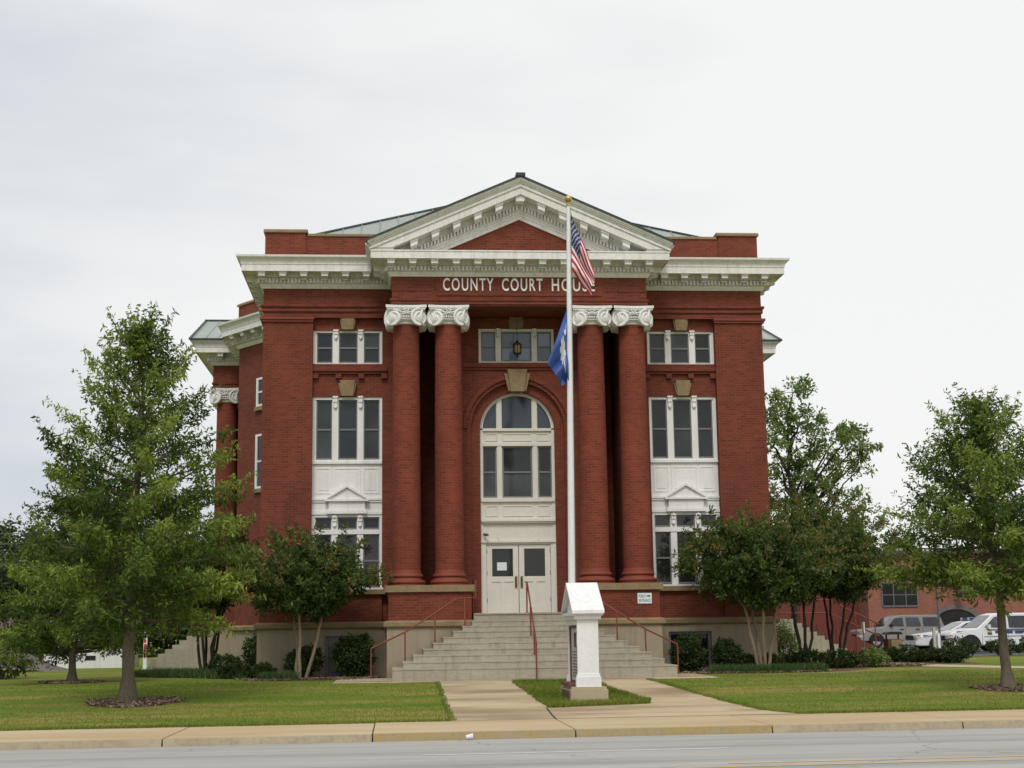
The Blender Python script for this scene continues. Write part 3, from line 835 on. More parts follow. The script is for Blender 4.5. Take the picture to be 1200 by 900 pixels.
# ------------------------------------------------------------------ ground
def g(Y):
    t = min(max((Y+16.4)/12, 0), 1)
    if Y < 0: return .12 + .35*(t*t*(3-2*t))
    return .47 + .03*min(Y/5, 1)
def st_y(x, y): return y + .04*x          # the street runs very slightly askew to the front
def sheet(name, poly, dz, mat, label=None, kind='structure', cat=None):
    """flat-ish sheet following the ground; poly in plan, cut into strips along Y"""
    bm = bmesh.new(); vs = [bm.verts.new((x, y, 0)) for x, y in poly]; bm.faces.new(vs)
    ys = [p[1] for p in poly]; y = math.ceil(min(ys)/.8)*.8
    while y < max(ys) and y < 8:
        bmesh.ops.bisect_plane(bm, geom=bm.verts[:]+bm.edges[:]+bm.faces[:], plane_co=(0, y, 0), plane_no=(0, 1, 0)); y += .8
    for v in bm.verts: v.co.z = g(v.co.y) + dz
    bmesh.ops.recalc_face_normals(bm, faces=bm.faces)
    for f in bm.faces:
        if f.normal.z < 0: f.normal_flip()
    me = bpy.data.meshes.new(name); bm.to_mesh(me); bm.free(); me.materials.append(M[mat])
    o = bpy.data.objects.new(name, me); COL.objects.link(o); tag(o, label, cat, None, kind); return o
gm = MB()
def ground_strip():
    xs = [-600, -60, -30, -15, 0, 15, 30, 60, 600]
    rows = [(-600, -.06, 0), (-31.2, -.06, 1), (-19.6, -.06, 1), (-17.0, -.02, 1), (-16.38, .117, 1)]
    y = -15.6
    while y <= 6: rows.append((y, g(y), 0)); y += .8
    rows += [(60, .5, 0), (700, .5, 0)]
    vs = [(x, (y + (.04*max(-60, min(60, x)) if k else 0)), z) for y, z, k in rows for x in xs]
    n = len(xs)
    fs = [(j*n+i, j*n+i+1, (j+1)*n+i+1, (j+1)*n+i) for j in range(len(rows)-1) for i in range(n-1)]
    gm.add(vs, fs)
ground_strip()
tag(gm.build('ground', 'lawn'), 'mown green lawn rising gently to the courthouse', kind='structure')

def street_sheet(name, x0, x1, y0, y1, z, mat, **k):
    m = MB(); n = max(1, int((x1-x0)/30))
    xs = [x0+(x1-x0)*i/n for i in range(n+1)]
    m.add([(x, st_y(x, y0), z) for x in xs] + [(x, st_y(x, y1), z) for x in xs], [(i, i+1, n+2+i, n+1+i) for i in range(n)])
    return tag(m.build(name, mat), k.get('label'), kind='structure')
street_sheet('road', -300, 300, -31.2, -19.42, 0, 'road', label='pale worn asphalt street')
street_sheet('road_line', -3.3, 1.15, -22.32, -22.20, .004, 'line_white', label='short worn white lane line on the asphalt')
street_sheet('road_line', .6, 120, -24.70, -24.58, .004, 'line_yellow', label='worn yellow centre line farther from the camera')
street_sheet('road_line', -.2, 120, -25.16, -25.04, .004, 'line_yellow', label='worn yellow centre line nearer the camera')
# kerb and pavement slabs with open joints
kb = MB(); ky = MB(); pv = MB()
x = -.75 - 3.3*37; L = 3.3
while x < 121:
    a, b = x+.012, x+L-.012
    tgt = ky if -5 < x < 2 else kb
    jit = rnd.uniform(-.006, .006)
    def slab(mb, y0, y1, z0, z1):
        vs = [(a, st_y(a, y0), z0), (b, st_y(b, y0), z0), (b, st_y(b, y1), z0), (a, st_y(a, y1), z0),
              (a, st_y(a, y0+.03), z1), (b, st_y(b, y0+.03), z1), (b, st_y(b, y1), z1), (a, st_y(a, y1), z1)]
        mb.add(vs, [(4,5,6,7), (0,1,5,4), (1,2,6,5), (2,3,7,6), (3,0,4,7)])
    slab(tgt, -19.42, -19.24, -.05, .112+jit)
    slab(pv, -19.245, -16.40, .04, .117+jit)
    x += L
tag(kb.build('kerb', 'kerb_stone'), 'pale concrete kerb', kind='structure')
tag(ky.build('kerb', 'kerb_yellow'), 'kerb with faded yellow paint', kind='structure')
tag(pv.build('pavement', 'pavement'), 'tan concrete pavement slabs', kind='structure')
jb = MB(); jb.add([(-121, st_y(-121, -19.38), .035), (121, st_y(121, -19.38), .035), (121, st_y(121, -16.42), .045), (-121, st_y(-121, -16.42), .045)], [(0,1,2,3)])
tag(jb.build('pavement_bed', 'rubber'), 'dark gap between pavement slabs', kind='structure')

WALK = [(-2.65, -16.505), (3.0, -16.28), (4.0, -16.24), (3.55, -14.8), (3.1, -10), (2.85, -5.9), (4.75, -5.55), (4.75, -4.6), (-5.3, -4.6), (-5.3, -5.35), (-2.65, -5.6)]
sheet('walkway', WALK, .006, 'walkway', 'stained concrete walk leading to the front steps')
sheet('landing_strip', [(-5.3, -4.6), (4.75, -4.6), (4.75, -2.0), (-5.3, -2.0)], .014, 'walk_concrete', 'concrete strip at the foot of the steps')
ISL = [(-.55, -13.5), (1.55, -12.9), (1.62, -12.5), (1.3, -9.5), (1.22, -6.5), (-.72, -6.4)]
sheet('grass_island', ISL, .02, 'lawn', 'small lawn island in the middle of the walk')
jm = MB()
def joint(a, b, w_=.012, n=12):
    dx, dy = b[0]-a[0], b[1]-a[1]; l = math.hypot(dx, dy); ox, oy = -dy/l*w_, dx/l*w_
    for i in range(n):
        q = [(a[0]+dx*t, a[1]+dy*t) for t in (i/n, (i+1)/n)]
        jm.add([(q[0][0]+ox, q[0][1]+oy, g(q[0][1])+.012), (q[0][0]-ox, q[0][1]-oy, g(q[0][1])+.012), (q[1][0]-ox, q[1][1]-oy, g(q[1][1])+.012), (q[1][0]+ox, q[1][1]+oy, g(q[1][1])+.012)], [(0,1,2,3)])
joint((-.62, -13.5), (-.75, -16.42), .016)
for yy, xa, xb in ((-13.45, -2.64, -.6), (-10.4, -2.64, -.72), (-7.4, -2.64, -.74), (-12.75, 1.6, 3.3), (-9.6, 1.32, 3.05), (-6.6, 1.2, 2.88)): joint((xa, yy), (xb, yy), .011, 1)
joint((-2.64, -16.42), (4.0, -16.18), .014)
tag(jm.build('expansion_joint', 'rubber'), 'dark joints between the slabs of the walk', kind='structure')
def blob(cx, cy, rx, ry, n=26, j=.10):
    return [(cx + rx*(1+rnd.uniform(-j, j))*math.cos(2*PI*i/n), cy + ry*(1+rnd.uniform(-j, j))*math.sin(2*PI*i/n)) for i in range(n)]
sheet('mulch_ring', blob(-9.4, -10.5, 1.0, 1.1), .007, 'mulch', 'brown mulch ring around the large oak')
sheet('mulch_ring', blob(-12.8, -1.0, .9, .9), .007, 'mulch', 'brown mulch ring around the rear oak')
sheet('mulch_ring', blob(10.3, -10.8, .8, .8), .007, 'mulch', 'brown mulch ring around the slim oak')
sheet('mulch_bed', [(-9.6, 6.5), (-8.2, -.4), (-7.6, -2.3), (-6.2, -2.9), (-4.6, -2.5), (-4.0, -1.9), (-4.0, .6), (-7.7, .6), (-7.8, 7)], .006, 'mulch', 'mulch bed beside the steps')
sheet('mulch_bed', [(4.1, .6), (4.1, -1.8), (5.6, -2.4), (8.0, -2.4), (9.4, -1.6), (10.8, .6), (12.2, 4.5), (15.4, 3.0), (15.8, 6.4), (12.6, 9), (9.2, 9.2), (7.8, 7), (7.8, .6)], .006, 'mulch', 'mulch bed under the crape myrtles')
sheet('path', [(7.4, -3.3), (9.3, -2.95), (9.3, -3.25), (7.4, -3.6)], .012, 'walk_concrete', 'short pale concrete strip at the mulch edge')
sheet('path', [(12.0, 6.4), (13.0, 6.6), (13.6, 3.0), (15.8, -1.2), (14.4, -2.4), (12.6, 1.2)], .012, 'walk_concrete', 'concrete side path curving to the side steps')
pk = MB(); pk.add([(16.2, 13.5, .508), (90, 13.5, .508), (90, 60, .508), (12.5, 60, .508), (12.5, 22, .508)], [(0,1,2,3,4)])
tag(pk.build('car_park', 'asphalt'), 'asphalt parking area beside the courthouse', kind='structure')

# ------------------------------------------------------------------ leaves, twigs, grass
def quads_mesh(name, P, mat, tone, parent=None, tri=False):
    n, k = P.shape[0], P.shape[1]
    me = bpy.data.meshes.new(name)
    me.vertices.add(n*k); me.vertices.foreach_set('co', P.reshape(-1).astype(np.float32))
    me.loops.add(n*k); me.loops.foreach_set('vertex_index', np.arange(n*k, dtype=np.int32))
    me.polygons.add(n); me.polygons.foreach_set('loop_start', np.arange(0, n*k, k, dtype=np.int32))
    a = me.attributes.new('tone', 'FLOAT', 'FACE'); a.data.foreach_set('value', np.clip(tone, 0, 1).astype(np.float32))
    me.materials.append(M[mat]); me.update(); me.validate()
    o = bpy.data.objects.new(name, me); COL.objects.link(o)
    if parent: o.parent = parent
    return o
def unit_rows(a): return a/np.maximum(np.linalg.norm(a, axis=1, keepdims=True), 1e-9)
def leaves(C, D, ln, wd):
    """diamond leaves centred at C pointing along D"""
    n = len(C); D = unit_rows(D); S = unit_rows(np.cross(D, nrs.normal(size=(n, 3))))
    U = np.cross(S, D)
    l = (ln*nrs.uniform(.5, 1.5, n))[:, None]; w_ = (wd*nrs.uniform(.7, 1.25, n))[:, None]
    return np.stack([C - D*l*.5, C + S*w_*.5 + U*w_*.12, C + D*l*.5, C - S*w_*.5 + U*w_*.12], 1)
def clusters(cent, per, rad, ln, wd, droop=-.15, tone=None, out=None):
    cent = np.asarray(cent, float); n = len(cent)*per
    ci = np.repeat(np.arange(len(cent)), per)
    d = unit_rows(nrs.normal(size=(n, 3)))
    rr = np.asarray(rad)[ci] if hasattr(rad, '__len__') else rad
    pos = cent[ci] + d*(rr*nrs.uniform(.1, 1, n)**.6)[:, None]
    D = d + nrs.normal(size=(n, 3))*.45; D[:, 2] += droop
    t0 = (np.asarray(tone) if tone is not None else nrs.uniform(.15, .75, len(cent)))[ci]
    return leaves(pos, D, ln, wd), t0 + nrs.normal(size=n)*.14

def stems(mb, pts, r0, r1, n=6):
    m = len(pts); mb.tube(pts, [r0 + (r1-r0)*i/(m-1) for i in range(m)], n)
def wobble(a, b, k, amp):
    a, b = Vector(a), Vector(b); L = (b-a).length
    return [a.lerp(b, i/k) + (Vector((rnd.uniform(-1,1), rnd.uniform(-1,1), rnd.uniform(-1,1)))*amp*L*(0 if i in (0,) else 1)*(1 if i < k else .3)) for i in range(k+1)]

def oak(x, y, H, zb, prof, nb, per, seed, label, leaf='leaf_oak', r0=.19, group=None, lean=(0,0), dens=1.0):
    rnd.seed(seed); nrs.seed(seed)
    z0 = g(y) - .03
    t = thing('oak_tree', label, 'tree', (x, y, z0), 0, group)
    H = H - z0; zb = zb - z0
    tr = MB()
    lead = [Vector((lean[0]*i/14 + (rnd.uniform(-.05,.05) if i > 1 else 0), lean[1]*i/14 + (rnd.uniform(-.05,.05) if i > 1 else 0), H*.97*i/14)) for i in range(15)]
    rad = [r0*(1.75 if i == 0 else 1)*(1-i/14)**.9 + .012 for i in range(15)]
    tr.tube(lead, rad, 10)
    def axis(z):
        f = min(13.999, z/(H*.97)*14); i = int(f); return lead[i].lerp(lead[i+1], f-i)
    cent = []; tone = []; tipc = []; tipt = []
    az = rnd.uniform(0, 6.28)
    for k in range(nb):
        f = ((k+.5)/nb)**1.05; z = zb + (H-zb)*f*.97
        az += 2.399 + rnd.uniform(-.35, .35)
        L = prof(f)*rnd.uniform(.72, 1.12)
        el = R(-6 + 18*f + 52*f*f + rnd.uniform(-9, 9))
        z = min(z, H*.95)
        zs = max(zb*.86, z - L*math.tan(max(0, el))*.5)
        a = axis(zs)
        dirv = Vector((math.cos(az)*math.cos(el), math.sin(az)*math.cos(el), math.sin(el)))
        L2 = L/max(.45, math.cos(el))
        n = max(3, int(L2/.24))
        pts = []; p = Vector(a); d = dirv.copy()
        for i in range(n+1):
            pts.append(p.copy()); d = (d + Vector((rnd.uniform(-.14,.14), rnd.uniform(-.14,.14), rnd.uniform(-.10,.13)))).normalized(); p = p + d*(L2/n)
        stems(tr, pts, max(.012, .05*(1-f)+.012), .005, 5)
        bt = rnd.uniform(.08, .92)
        dk = dens*(1.12 - .5*f)
        tp = pts[-1]
        for q in range(3):
            tp = tp + (d + Vector((rnd.uniform(-.3,.3), rnd.uniform(-.3,.3), rnd.uniform(-.1,.35)))).normalized()*rnd.uniform(.10, .2); tipc.append(tuple(tp)); tipt.append(bt+.12)
        stems(tr, [pts[-1], tp], .005, .002, 3)
        for i in range(n+1):
            s = i/n
            if s < .18 and f < .85: continue
            tw = int(round((1.0 + 2.2*(1-abs(s-.6)))*dk)) if s < 1 else 2
            for q in range(tw):
                wl = (.16 + .55*(1-s)*min(1, L/1.8))*rnd.uniform(.5, 1.2)
                wd = (d*0.5 + Vector((rnd.uniform(-1,1), rnd.uniform(-1,1), rnd.uniform(-.45,.6)))).normalized()
                e = pts[i] + wd*wl
                if rnd.random() < .5: stems(tr, [pts[i], e], .007, .003, 3)
                cent.append(e); tone.append(bt + rnd.uniform(-.22, .22) + (.10 if s > .75 else 0))
    # leader tuft
    for k in range(7):
        top = lead[-1] + Vector((rnd.uniform(-.35,.35), rnd.uniform(-.35,.35), rnd.uniform(-.1,.55))); b0 = lead[-2] + Vector((0, 0, rnd.uniform(-.6, 0)))
        stems(tr, [b0, top], .008, .002, 3)
        for q in range(5): tipc.append(tuple(b0.lerp(top, .45+.14*q))); tipt.append(.55)
    tr.build('trunk', 'bark', t, 50)
    P, T = clusters([tuple(c) for c in cent], per, .19, .130, .046, -.2, tone)
    P2, T2 = clusters(tipc, max(6, per//3), .085, .120, .040, 0, tipt)
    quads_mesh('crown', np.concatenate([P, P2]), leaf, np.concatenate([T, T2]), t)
    return t

def myrtle(x, y, stems_n, c, r, seed, label, nclump=230, per=44, bark='bark_smooth', spread=.5, zc=None, leaf='leaf_myrtle', group='crape myrtles beside the courthouse', lnw=(.125,.062)):
    rnd.seed(seed); nrs.seed(seed)
    z0 = g(y) - .03
    t = thing('crape_myrtle', label, 'tree', (x, y, z0), 0, group)
    cx, cy, cz = c[0]-x, c[1]-y, c[2]-z0
    tr = MB(); tips = []
    for k in range(stems_n):
        a = 2*PI*k/stems_n + rnd.uniform(-.4, .4)
        b0 = Vector((.12*math.cos(a), .10*math.sin(a), 0))
        zt = cz - r[2]*.55
        m1 = Vector((cx*.5 + spread*math.cos(a), cy*.5 + spread*.8*math.sin(a), zt))
        pts = wobble(b0, m1, 5, .022); stems(tr, pts, .052, .036, 7)
        for j in range(3):
            e = Vector((cx + r[0]*.6*math.cos(a+rnd.uniform(-.9,.9)), cy + r[1]*.6*math.sin(a+rnd.uniform(-.9,.9)), cz + r[2]*rnd.uniform(-.1,.6)))
            pp = wobble(m1, e, 4, .04); stems(tr, pp, .03, .008, 5); tips += pp[1:]
    tr.build('trunk', bark, t, 50)
    cent = []; tone = []; rad = []
    lob = [(rnd.uniform(0, 6.28), rnd.uniform(-.5, .9), rnd.uniform(.72, 1.18)) for _ in range(9)]
    while len(cent) < nclump:
        d = Vector((rnd.gauss(0,1), rnd.gauss(0,1), rnd.gauss(0,1))).normalized()
        k = .86 + sum(.16*(l[2]-.9)*max(0, d.dot(Vector((math.cos(l[0]), math.sin(l[0]), l[1])).normalized()))**4*3 for l in lob)
        q = rnd.uniform(.2, 1)**.55*k*.94
        if d.z < 0: q *= .92 if d.z > -.5 else .72
        p = Vector((cx + d.x*r[0]*q, cy + d.y*r[1]*q, cz + d.z*r[2]*q))
        cent.append(tuple(p)); rad.append(rnd.uniform(.16, .34))
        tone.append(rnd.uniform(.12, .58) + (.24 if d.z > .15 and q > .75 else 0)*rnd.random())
    P, T = clusters(cent, per, rad, lnw[0], lnw[1], -.1, tone)
    # upright flowering-tip sprays round the top
    tip = []
    for k in range(int(nclump*.35)):
        d = Vector((rnd.gauss(0,1), rnd.gauss(0,1), abs(rnd.gauss(0,.8)))).normalized()
        e1 = rnd.uniform(.80, .98); e2 = rnd.uniform(1.0, 1.18)
        for e in (e1, (e1+e2)/2, e2): tip.append((cx + d.x*r[0]*e, cy + d.y*r[1]*(e if cy+d.y*r[1]*e+y < -.3 or y > 1 else min(e, .9)), cz + d.z*r[2]*e + .1*(e-e1)))
    P2, T2 = clusters(tip, 13, .12, lnw[0], lnw[1]*.8, .35, [rnd.uniform(.35, .95) for _ in tip])
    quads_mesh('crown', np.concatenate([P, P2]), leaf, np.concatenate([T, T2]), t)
    return t

def shrub(x, y, rx, ry, h, seed, label, n=2600, leaf='leaf_shrub', size=(.075,.045), group=None, cat='shrub', name='shrub', upright=0, z0=None):
    rnd.seed(seed); nrs.seed(seed)
    z0 = g(y)-.02 if z0 is None else z0
    t = thing(name, label, cat, (x, y, z0), 0, group)
    sm_ = MB()
    for k in range(6):
        a = k*1.05 + rnd.random(); stems(sm_, wobble((.05*math.cos(a), .05*math.sin(a), 0), (rx*.6*math.cos(a), ry*.6*math.sin(a), h*.7), 3, .05), .016, .006, 5)
    sm_.build('stem', 'bark_dark', t)
    m = max(20, n//22); cent = []; tone = []
    lob = [Vector((rnd.gauss(0,1), rnd.gauss(0,1), rnd.gauss(0,1))).normalized() for _ in range(7)]
    for k in range(m):
        d = Vector((rnd.gauss(0,1), rnd.gauss(0,1), rnd.gauss(0,1))).normalized()
        q = rnd.uniform(.3, 1)**.45*(.85 + .22*max(max(0, d.dot(l))**6 for l in lob))
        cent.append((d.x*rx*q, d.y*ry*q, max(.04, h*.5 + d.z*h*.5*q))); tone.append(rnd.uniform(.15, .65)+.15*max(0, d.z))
    P, T = clusters(cent, 22, .12*max(.7, min(1.4, h)), size[0], size[1], upright, tone)
    P[:, :, 2] = np.maximum(P[:, :, 2], .01)
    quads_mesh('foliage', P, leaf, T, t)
    return t

def far_tree(x, y, H, r, seed, label, z0=.4, leaf='leaf_far', n=150, per=26, size=(.5,.3), group='trees in the distant treeline', clumps=None, trunk_r=.25, name='tree'):
    rnd.seed(seed); nrs.seed(seed)
    t = thing(name, label, 'tree', (x, y, z0), 0, group)
    tr = MB(); stems(tr, wobble((0,0,0), (0,0,H*.8), 6, .015), trunk_r, .04, 7)
    cent = []; tone = []; rad = []
    if clumps:
        for (cx, cy, cz, cr) in clumps:
            base = Vector((0, 0, max(H*.25, cz-z0-abs(cx)*.9-1.2)))
            stems(tr, wobble(base, (cx, cy, cz-z0), 5, .04), .11, .02, 5)
            for k in range(max(5, int(9*cr*cr))):
                d = Vector((rnd.gauss(0,1), rnd.gauss(0,1), rnd.gauss(0,.75))); d = d.normalized()*rnd.uniform(.1, 1)**.5*cr
                cent.append((cx+d.x*1.15, cy+d.y, cz-z0+d.z)); rad.append(rnd.uniform(.28, .5)); tone.append(rnd.uniform(.2, .8))
                if rnd.random() < .5: stems(tr, [Vector((cx, cy, cz-z0)), Vector(cent[-1])], .022, .006, 3)
    else:
        for k in range(7):
            a = k*2.4; stems(tr, wobble((0,0,H*(.25+.06*k)), (r*.6*math.cos(a), r*.6*math.sin(a), H*(.45+.06*k)), 4, .05), .09*trunk_r/.25, .02, 5)
        lob = [Vector((rnd.gauss(0,1), rnd.gauss(0,1), rnd.gauss(0,1))).normalized() for _ in range(8)]
        for k in range(n):
            d = Vector((rnd.gauss(0,1), rnd.gauss(0,1), rnd.gauss(0,1))).normalized()
            q = rnd.uniform(.25, 1)**.5*(.78 + .36*max(max(0, d.dot(l))**8 for l in lob))
            cent.append((d.x*r*q, d.y*r*q, H*.60 + d.z*H*.40*q)); rad.append(size[0]*rnd.uniform(1.0, 2.0)); tone.append(rnd.uniform(.1, .7)+.15*max(0, d.z))
    tr.build('trunk', 'bark_dark', t, 50)
    P, T = clusters(cent, per, rad, size[0], size[1], -.1, tone)
    quads_mesh('crown', P, leaf, T, t)
    return t

# ------------------------------------------------------------------ trees
def prof_left(f):
    return 2.75*(1-f)**.55*(.80+.35*math.sin(PI*min(1, f*1.25))) if f > .12 else 2.45
oak(-9.57, -10.38, 8.95, 2.0, lambda f: (2.6 if f < .40 else 2.6 - 1.25*(f-.40)/.3 if f < .70 else 1.35 - 1.1*(f-.70)/.30), 104, 20, 21,
    'large young oak with a broad pyramid crown standing nearest the street', lean=(.12, 0), r0=.135, dens=1.35)
oak(10.24, -10.8, 6.75, 2.45, lambda f: 2.45*(1-.42*f) if f < .6 else 1.83 - 1.55*(f-.6)/.4, 88, 19, 34,
    'slim trunked oak standing in front of the parked patrol vehicle', leaf='leaf_oak', r0=.11, lean=(-.35, 0), dens=1.3)
oak(-12.8, -.94, 5.5, 1.35, lambda f: 2.5*(1-f)**.5*.95+.15, 72, 24, 47,
    'smaller dark trunked oak behind the large oak', leaf='leaf_oak', r0=.10, dens=1.2)
myrtle(-6.35, -1.55, 3, (-6.15, -1.65, 3.1), (2.05, 1.35, 1.55), 3, 'crape myrtle with two pale leaning trunks by the shrub covered basement window', nclump=330, per=52)
myrtle(-9.75, 4.6, 6, (-9.7, 4.4, 3.6), (2.2, 1.8, 1.9), 4, 'crape myrtle with a cluster of dark stems between the two oaks and the canted wall', bark='bark_dark', nclump=340, per=50)
myrtle(6.95, -1.4, 4, (6.85, -1.6, 3.35), (2.25, 1.45, 1.8), 5, 'crape myrtle with several slender pale stems beside the open basement window', nclump=380, per=50)
myrtle(9.6, 3.6, 5, (9.4, 3.2, 3.85), (2.2, 1.7, 2.1), 6, 'crape myrtle with dark spreading stems just beyond the corner of the stucco base', bark='bark_dark', nclump=360, per=50)
myrtle(10.9, 4.6, 4, (11.3, 4.4, 3.75), (2.1, 1.7, 2.0), 7, 'crape myrtle with few dark stems nearest the red ramp', bark='bark_dark', nclump=330, per=50)

far_tree(17.2, 32, 14.5, 4, 61, 'tall open branched tree rising behind the courthouse above the crape myrtles', leaf='leaf_back', group=None, per=46, size=(.24,.11),
    clumps=[(.4,0,14.2,1.15),(-.4,.5,13.2,1.3),(.8,.2,12.9,.9),(.3,-.4,11.9,1.5),(1.2,0,11.2,1.0),(3.0,0,11.9,.95),(3.9,.3,11.6,.95),(2.3,.2,11.0,.9),(3.2,-.2,10.5,.8),(1.9,0,9.7,1.0),(.4,0,9.6,1.2),
            (-.6,0,10.4,1.3),(-.4,0,8.4,1.4),(1.0,0,8.2,1.2),(2.8,0,7.4,1.1),(4.0,0,7.0,1.0),(1.6,0,6.6,1.3),(0,0,6.4,1.3),(3.6,.2,12.2,.6),(4.3,0,11.1,.7),(3.9,0,10.2,.6),(2.7,0,9.9,.7),(1.0,0,10.4,.9),(3.4,0,8.4,.9),(2.2,0,8.6,1.0),(-1.2,0,12.0,1.2)], trunk_r=.28)
far_tree(44.5, 92, 10.8, 3.1, 62, 'small round distant tree above the pale rooftop', n=110, per=24, size=(.42,.24), group=None, z0=.5)
far_tree(58, 96, 11.0, 5.0, 63, 'broad distant tree hidden behind the slim oak', n=110, per=24, group=None, z0=.5)
rows = [(-41, 92, 14.0, 4.6, 'round dark tree standing tallest in the distant treeline'), (-35.4, 84, 12.6, 3.8, 'narrower tree second in the distant treeline'),
        (-30, 78, 11.6, 4.4, 'dense tree behind the power lines'), (-24.5, 74, 10.4, 4.2, 'low broad tree above the gravel mound'),
        (-20, 66, 9.4, 3.8, 'rounded tree behind the white roofed block'), (-16.6, 58, 8.6, 3.2, 'dark tree behind the large oak trunk'),
        (-46, 70, 12.0, 4.4, 'tree at the outermost end of the treeline'), (-33, 60, 9.0, 3.6, 'nearer bushy tree before the treeline'), (-27, 52, 7.6, 3.2, 'low bushy tree beside the gravel mound'),
        (-13.4, 50, 6.6, 2.6, 'small tree in the gap beside the stone side steps'), (-21, 46, 5.2, 2.5, 'shrubby tree right behind the white block')]
for i, (x, y, H, r, lab) in enumerate(rows):
    far_tree(x, y, H-.4, r, 70+i, lab, leaf='leaf_far' if i % 3 else 'leaf_back', n=130, per=26, size=(.34,.19) if y < 70 else (.42,.24))
# woodland behind the trees, one mass
nrs.seed(77); rnd.seed(77)
wc = []; wr = []; wt_ = []
for k in range(1500):
    x = rnd.uniform(-58, -8); zt = (3.0 + 5.0*min(1, max(0, (-x-11)/24)))*(1 + .18*math.sin(x*.9) + .12*math.sin(x*2.3))
    wc.append((x, rnd.uniform(48, 60), .4 + zt*rnd.uniform(0, 1)**.9)); wr.append(rnd.uniform(.6, 1.2)); wt_.append(rnd.uniform(.05, .75))
P_, T_w = clusters(wc, 30, wr, .42, .24, -.1, wt_)
tag(quads_mesh('woodland', P_, 'leaf_far', T_w), 'dense dark woodland behind the white block', 'woodland', kind='stuff')
# flowering myrtle at the left edge
myrtle(-17.2, 3.9, 4, (-16.9, 3.8, 1.75), (1.5, 1.2, .85), 8, 'low flowering shrub with pale blossoms by the gravel mound', nclump=120, per=36, bark='bark_dark', spread=.5, leaf='leaf_flower', group=None)
shrub(-15.7, 3.0, .95, .7, .8, 81, 'sprawling dark shrub below the pale blossoms', n=2600)

# ------------------------------------------------------------------ shrubs
shrub(-4.88, -1.0, .58, .5, 1.25, 90, 'tall dark shrub almost covering a basement window', n=5200, size=(.085,.05))
shrub(-6.35, -.75, .58, .5, 1.0, 91, 'round shrub behind the pale crape myrtle trunks', n=3600)
shrub(-7.55, -.9, .55, .45, .5, 92, 'low clipped shrub at the corner of the stucco base near the two pale trunks', n=2600)
shrub(-8.45, .3, .45, .4, .5, 93, 'low dark shrub beside a tuft of ground cover', n=2200)
shrub(-8.9, 2.2, .6, .55, .75, 94, 'dark shrub in the recess below the canted wall', n=2600)
shrub(-7.95, 1.4, .35, .35, 1.35, 102, 'tall narrow dark shrub against the canted wall', n=2400)
shrub(4.85, -.95, .55, .45, 1.15, 95, 'loose dark shrub in front of the uncovered basement window', n=3600, size=(.085,.05))
shrub(6.05, -.8, .52, .48, 1.05, 96, 'round shrub between a basement window and slender pale trunks', n=3600)
shrub(7.4, -.6, .38, .35, .55, 97, 'small shrub at the foot of the slender pale trunks', n=1800)
shrub(6.75, -.55, .32, .3, .5, 98, 'smallest shrub between basement window and myrtle', n=1400)
shrub(8.75, .6, .65, .5, .62, 99, 'dark low shrub just past the corner of the stucco base', n=2800)
shrub(10.0, .9, .72, .5, .6, 100, 'wide low shrub under the spreading myrtle', n=2800)
shrub(11.15, 1.4, .5, .45, .65, 101, 'paler loose shrub at the end of the myrtle bed', n=1800, leaf='leaf_back')
shrub(8.4, 1.6, .4, .4, 1.5, 103, 'upright pale leafy shrub against the corner of the stucco base', n=2400, leaf='leaf_back')
hl = ['hedge shrub nearest the red ramp', 'hedge shrub in front of the litter bin', 'hedge shrub just right of the litter bin', 'hedge shrub in the middle of the parking row',
      'hedge shrub below the white saloon car', 'hedge shrub at the lawn end of the first row']
for i in range(6):
    t_ = i/5; shrub(13.15 + 1.75*t_, 7.6 - 3.4*t_ + .1*(i % 2), .48+.06*(i % 3)*.8, .42, .46+.07*((i*7) % 3), 110+i, hl[i], n=2200, group='clipped shrubs along the parking area')
hl = ['clipped shrub under the front door of the white patrol vehicle', 'clipped shrub just before the slim oak trunk', 'clipped shrub just past the slim oak trunk', 'clipped shrub at the rear wheel of the patrol vehicle']
for i, x in enumerate((19.0, 20.9, 22.4, 24.0)):
    shrub(x, 14.2 + .5*i, .78 if i < 2 else .68, .55, .84-.05*(i % 2), 120+i, hl[i], n=2400, group='clipped shrubs along the parking area')

# ------------------------------------------------------------------ grass and ground cover (uncountable)
def inpoly(px, py, poly):
    c = np.zeros(len(px), bool); n = len(poly)
    for i in range(n):
        (x1, y1), (x2, y2) = poly[i], poly[(i+1) % n]
        cond = ((y1 > py) != (y2 > py)) & (px < (x2-x1)*(py-y1)/((y2-y1) if y2 != y1 else 1e-9) + x1)
        c ^= cond
    return c
gv = np.vectorize(g)
def blades(x, y, h, w_, dz=0):
    n = len(x); z = gv(y) + dz
    a = nrs.uniform(0, 2*PI, n); hh = h*nrs.uniform(.5, 1.2, n)
    lx, ly = nrs.normal(0, .35, n)*hh, nrs.normal(0, .35, n)*hh
    B = np.stack([x, y, z-.01], 1)
    dx = np.stack([np.cos(a)*w_, np.sin(a)*w_, np.zeros(n)], 1)
    T_ = np.stack([x+lx, y+ly, z+hh], 1)
    return np.stack([B-dx, B+dx, T_], 1)
nrs.seed(9)
# scattered over the lawn, denser towards the street
nx = 130000
x = nrs.uniform(-22, 20, nx); y = -16.35 + 14.5*nrs.uniform(0, 1, nx)**1.3 + .04*x*1.0
keep = ~inpoly(x, y, WALK) & (y > -16.36+.04*x)
for cx, cy, rx in ((-9.4, -10.5, .9), (-12.8, -1, .8), (10.3, -10.8, .7)): keep &= ((x-cx)**2 + (y-cy)**2) > rx*rx
keep &= ~((x > -9) & (x < 4) & (y > -2.6)) & ~((x > 4) & (y > -2.5) & (x < 16))
x, y = x[keep], y[keep]
B1 = blades(x, y, .03, .011)
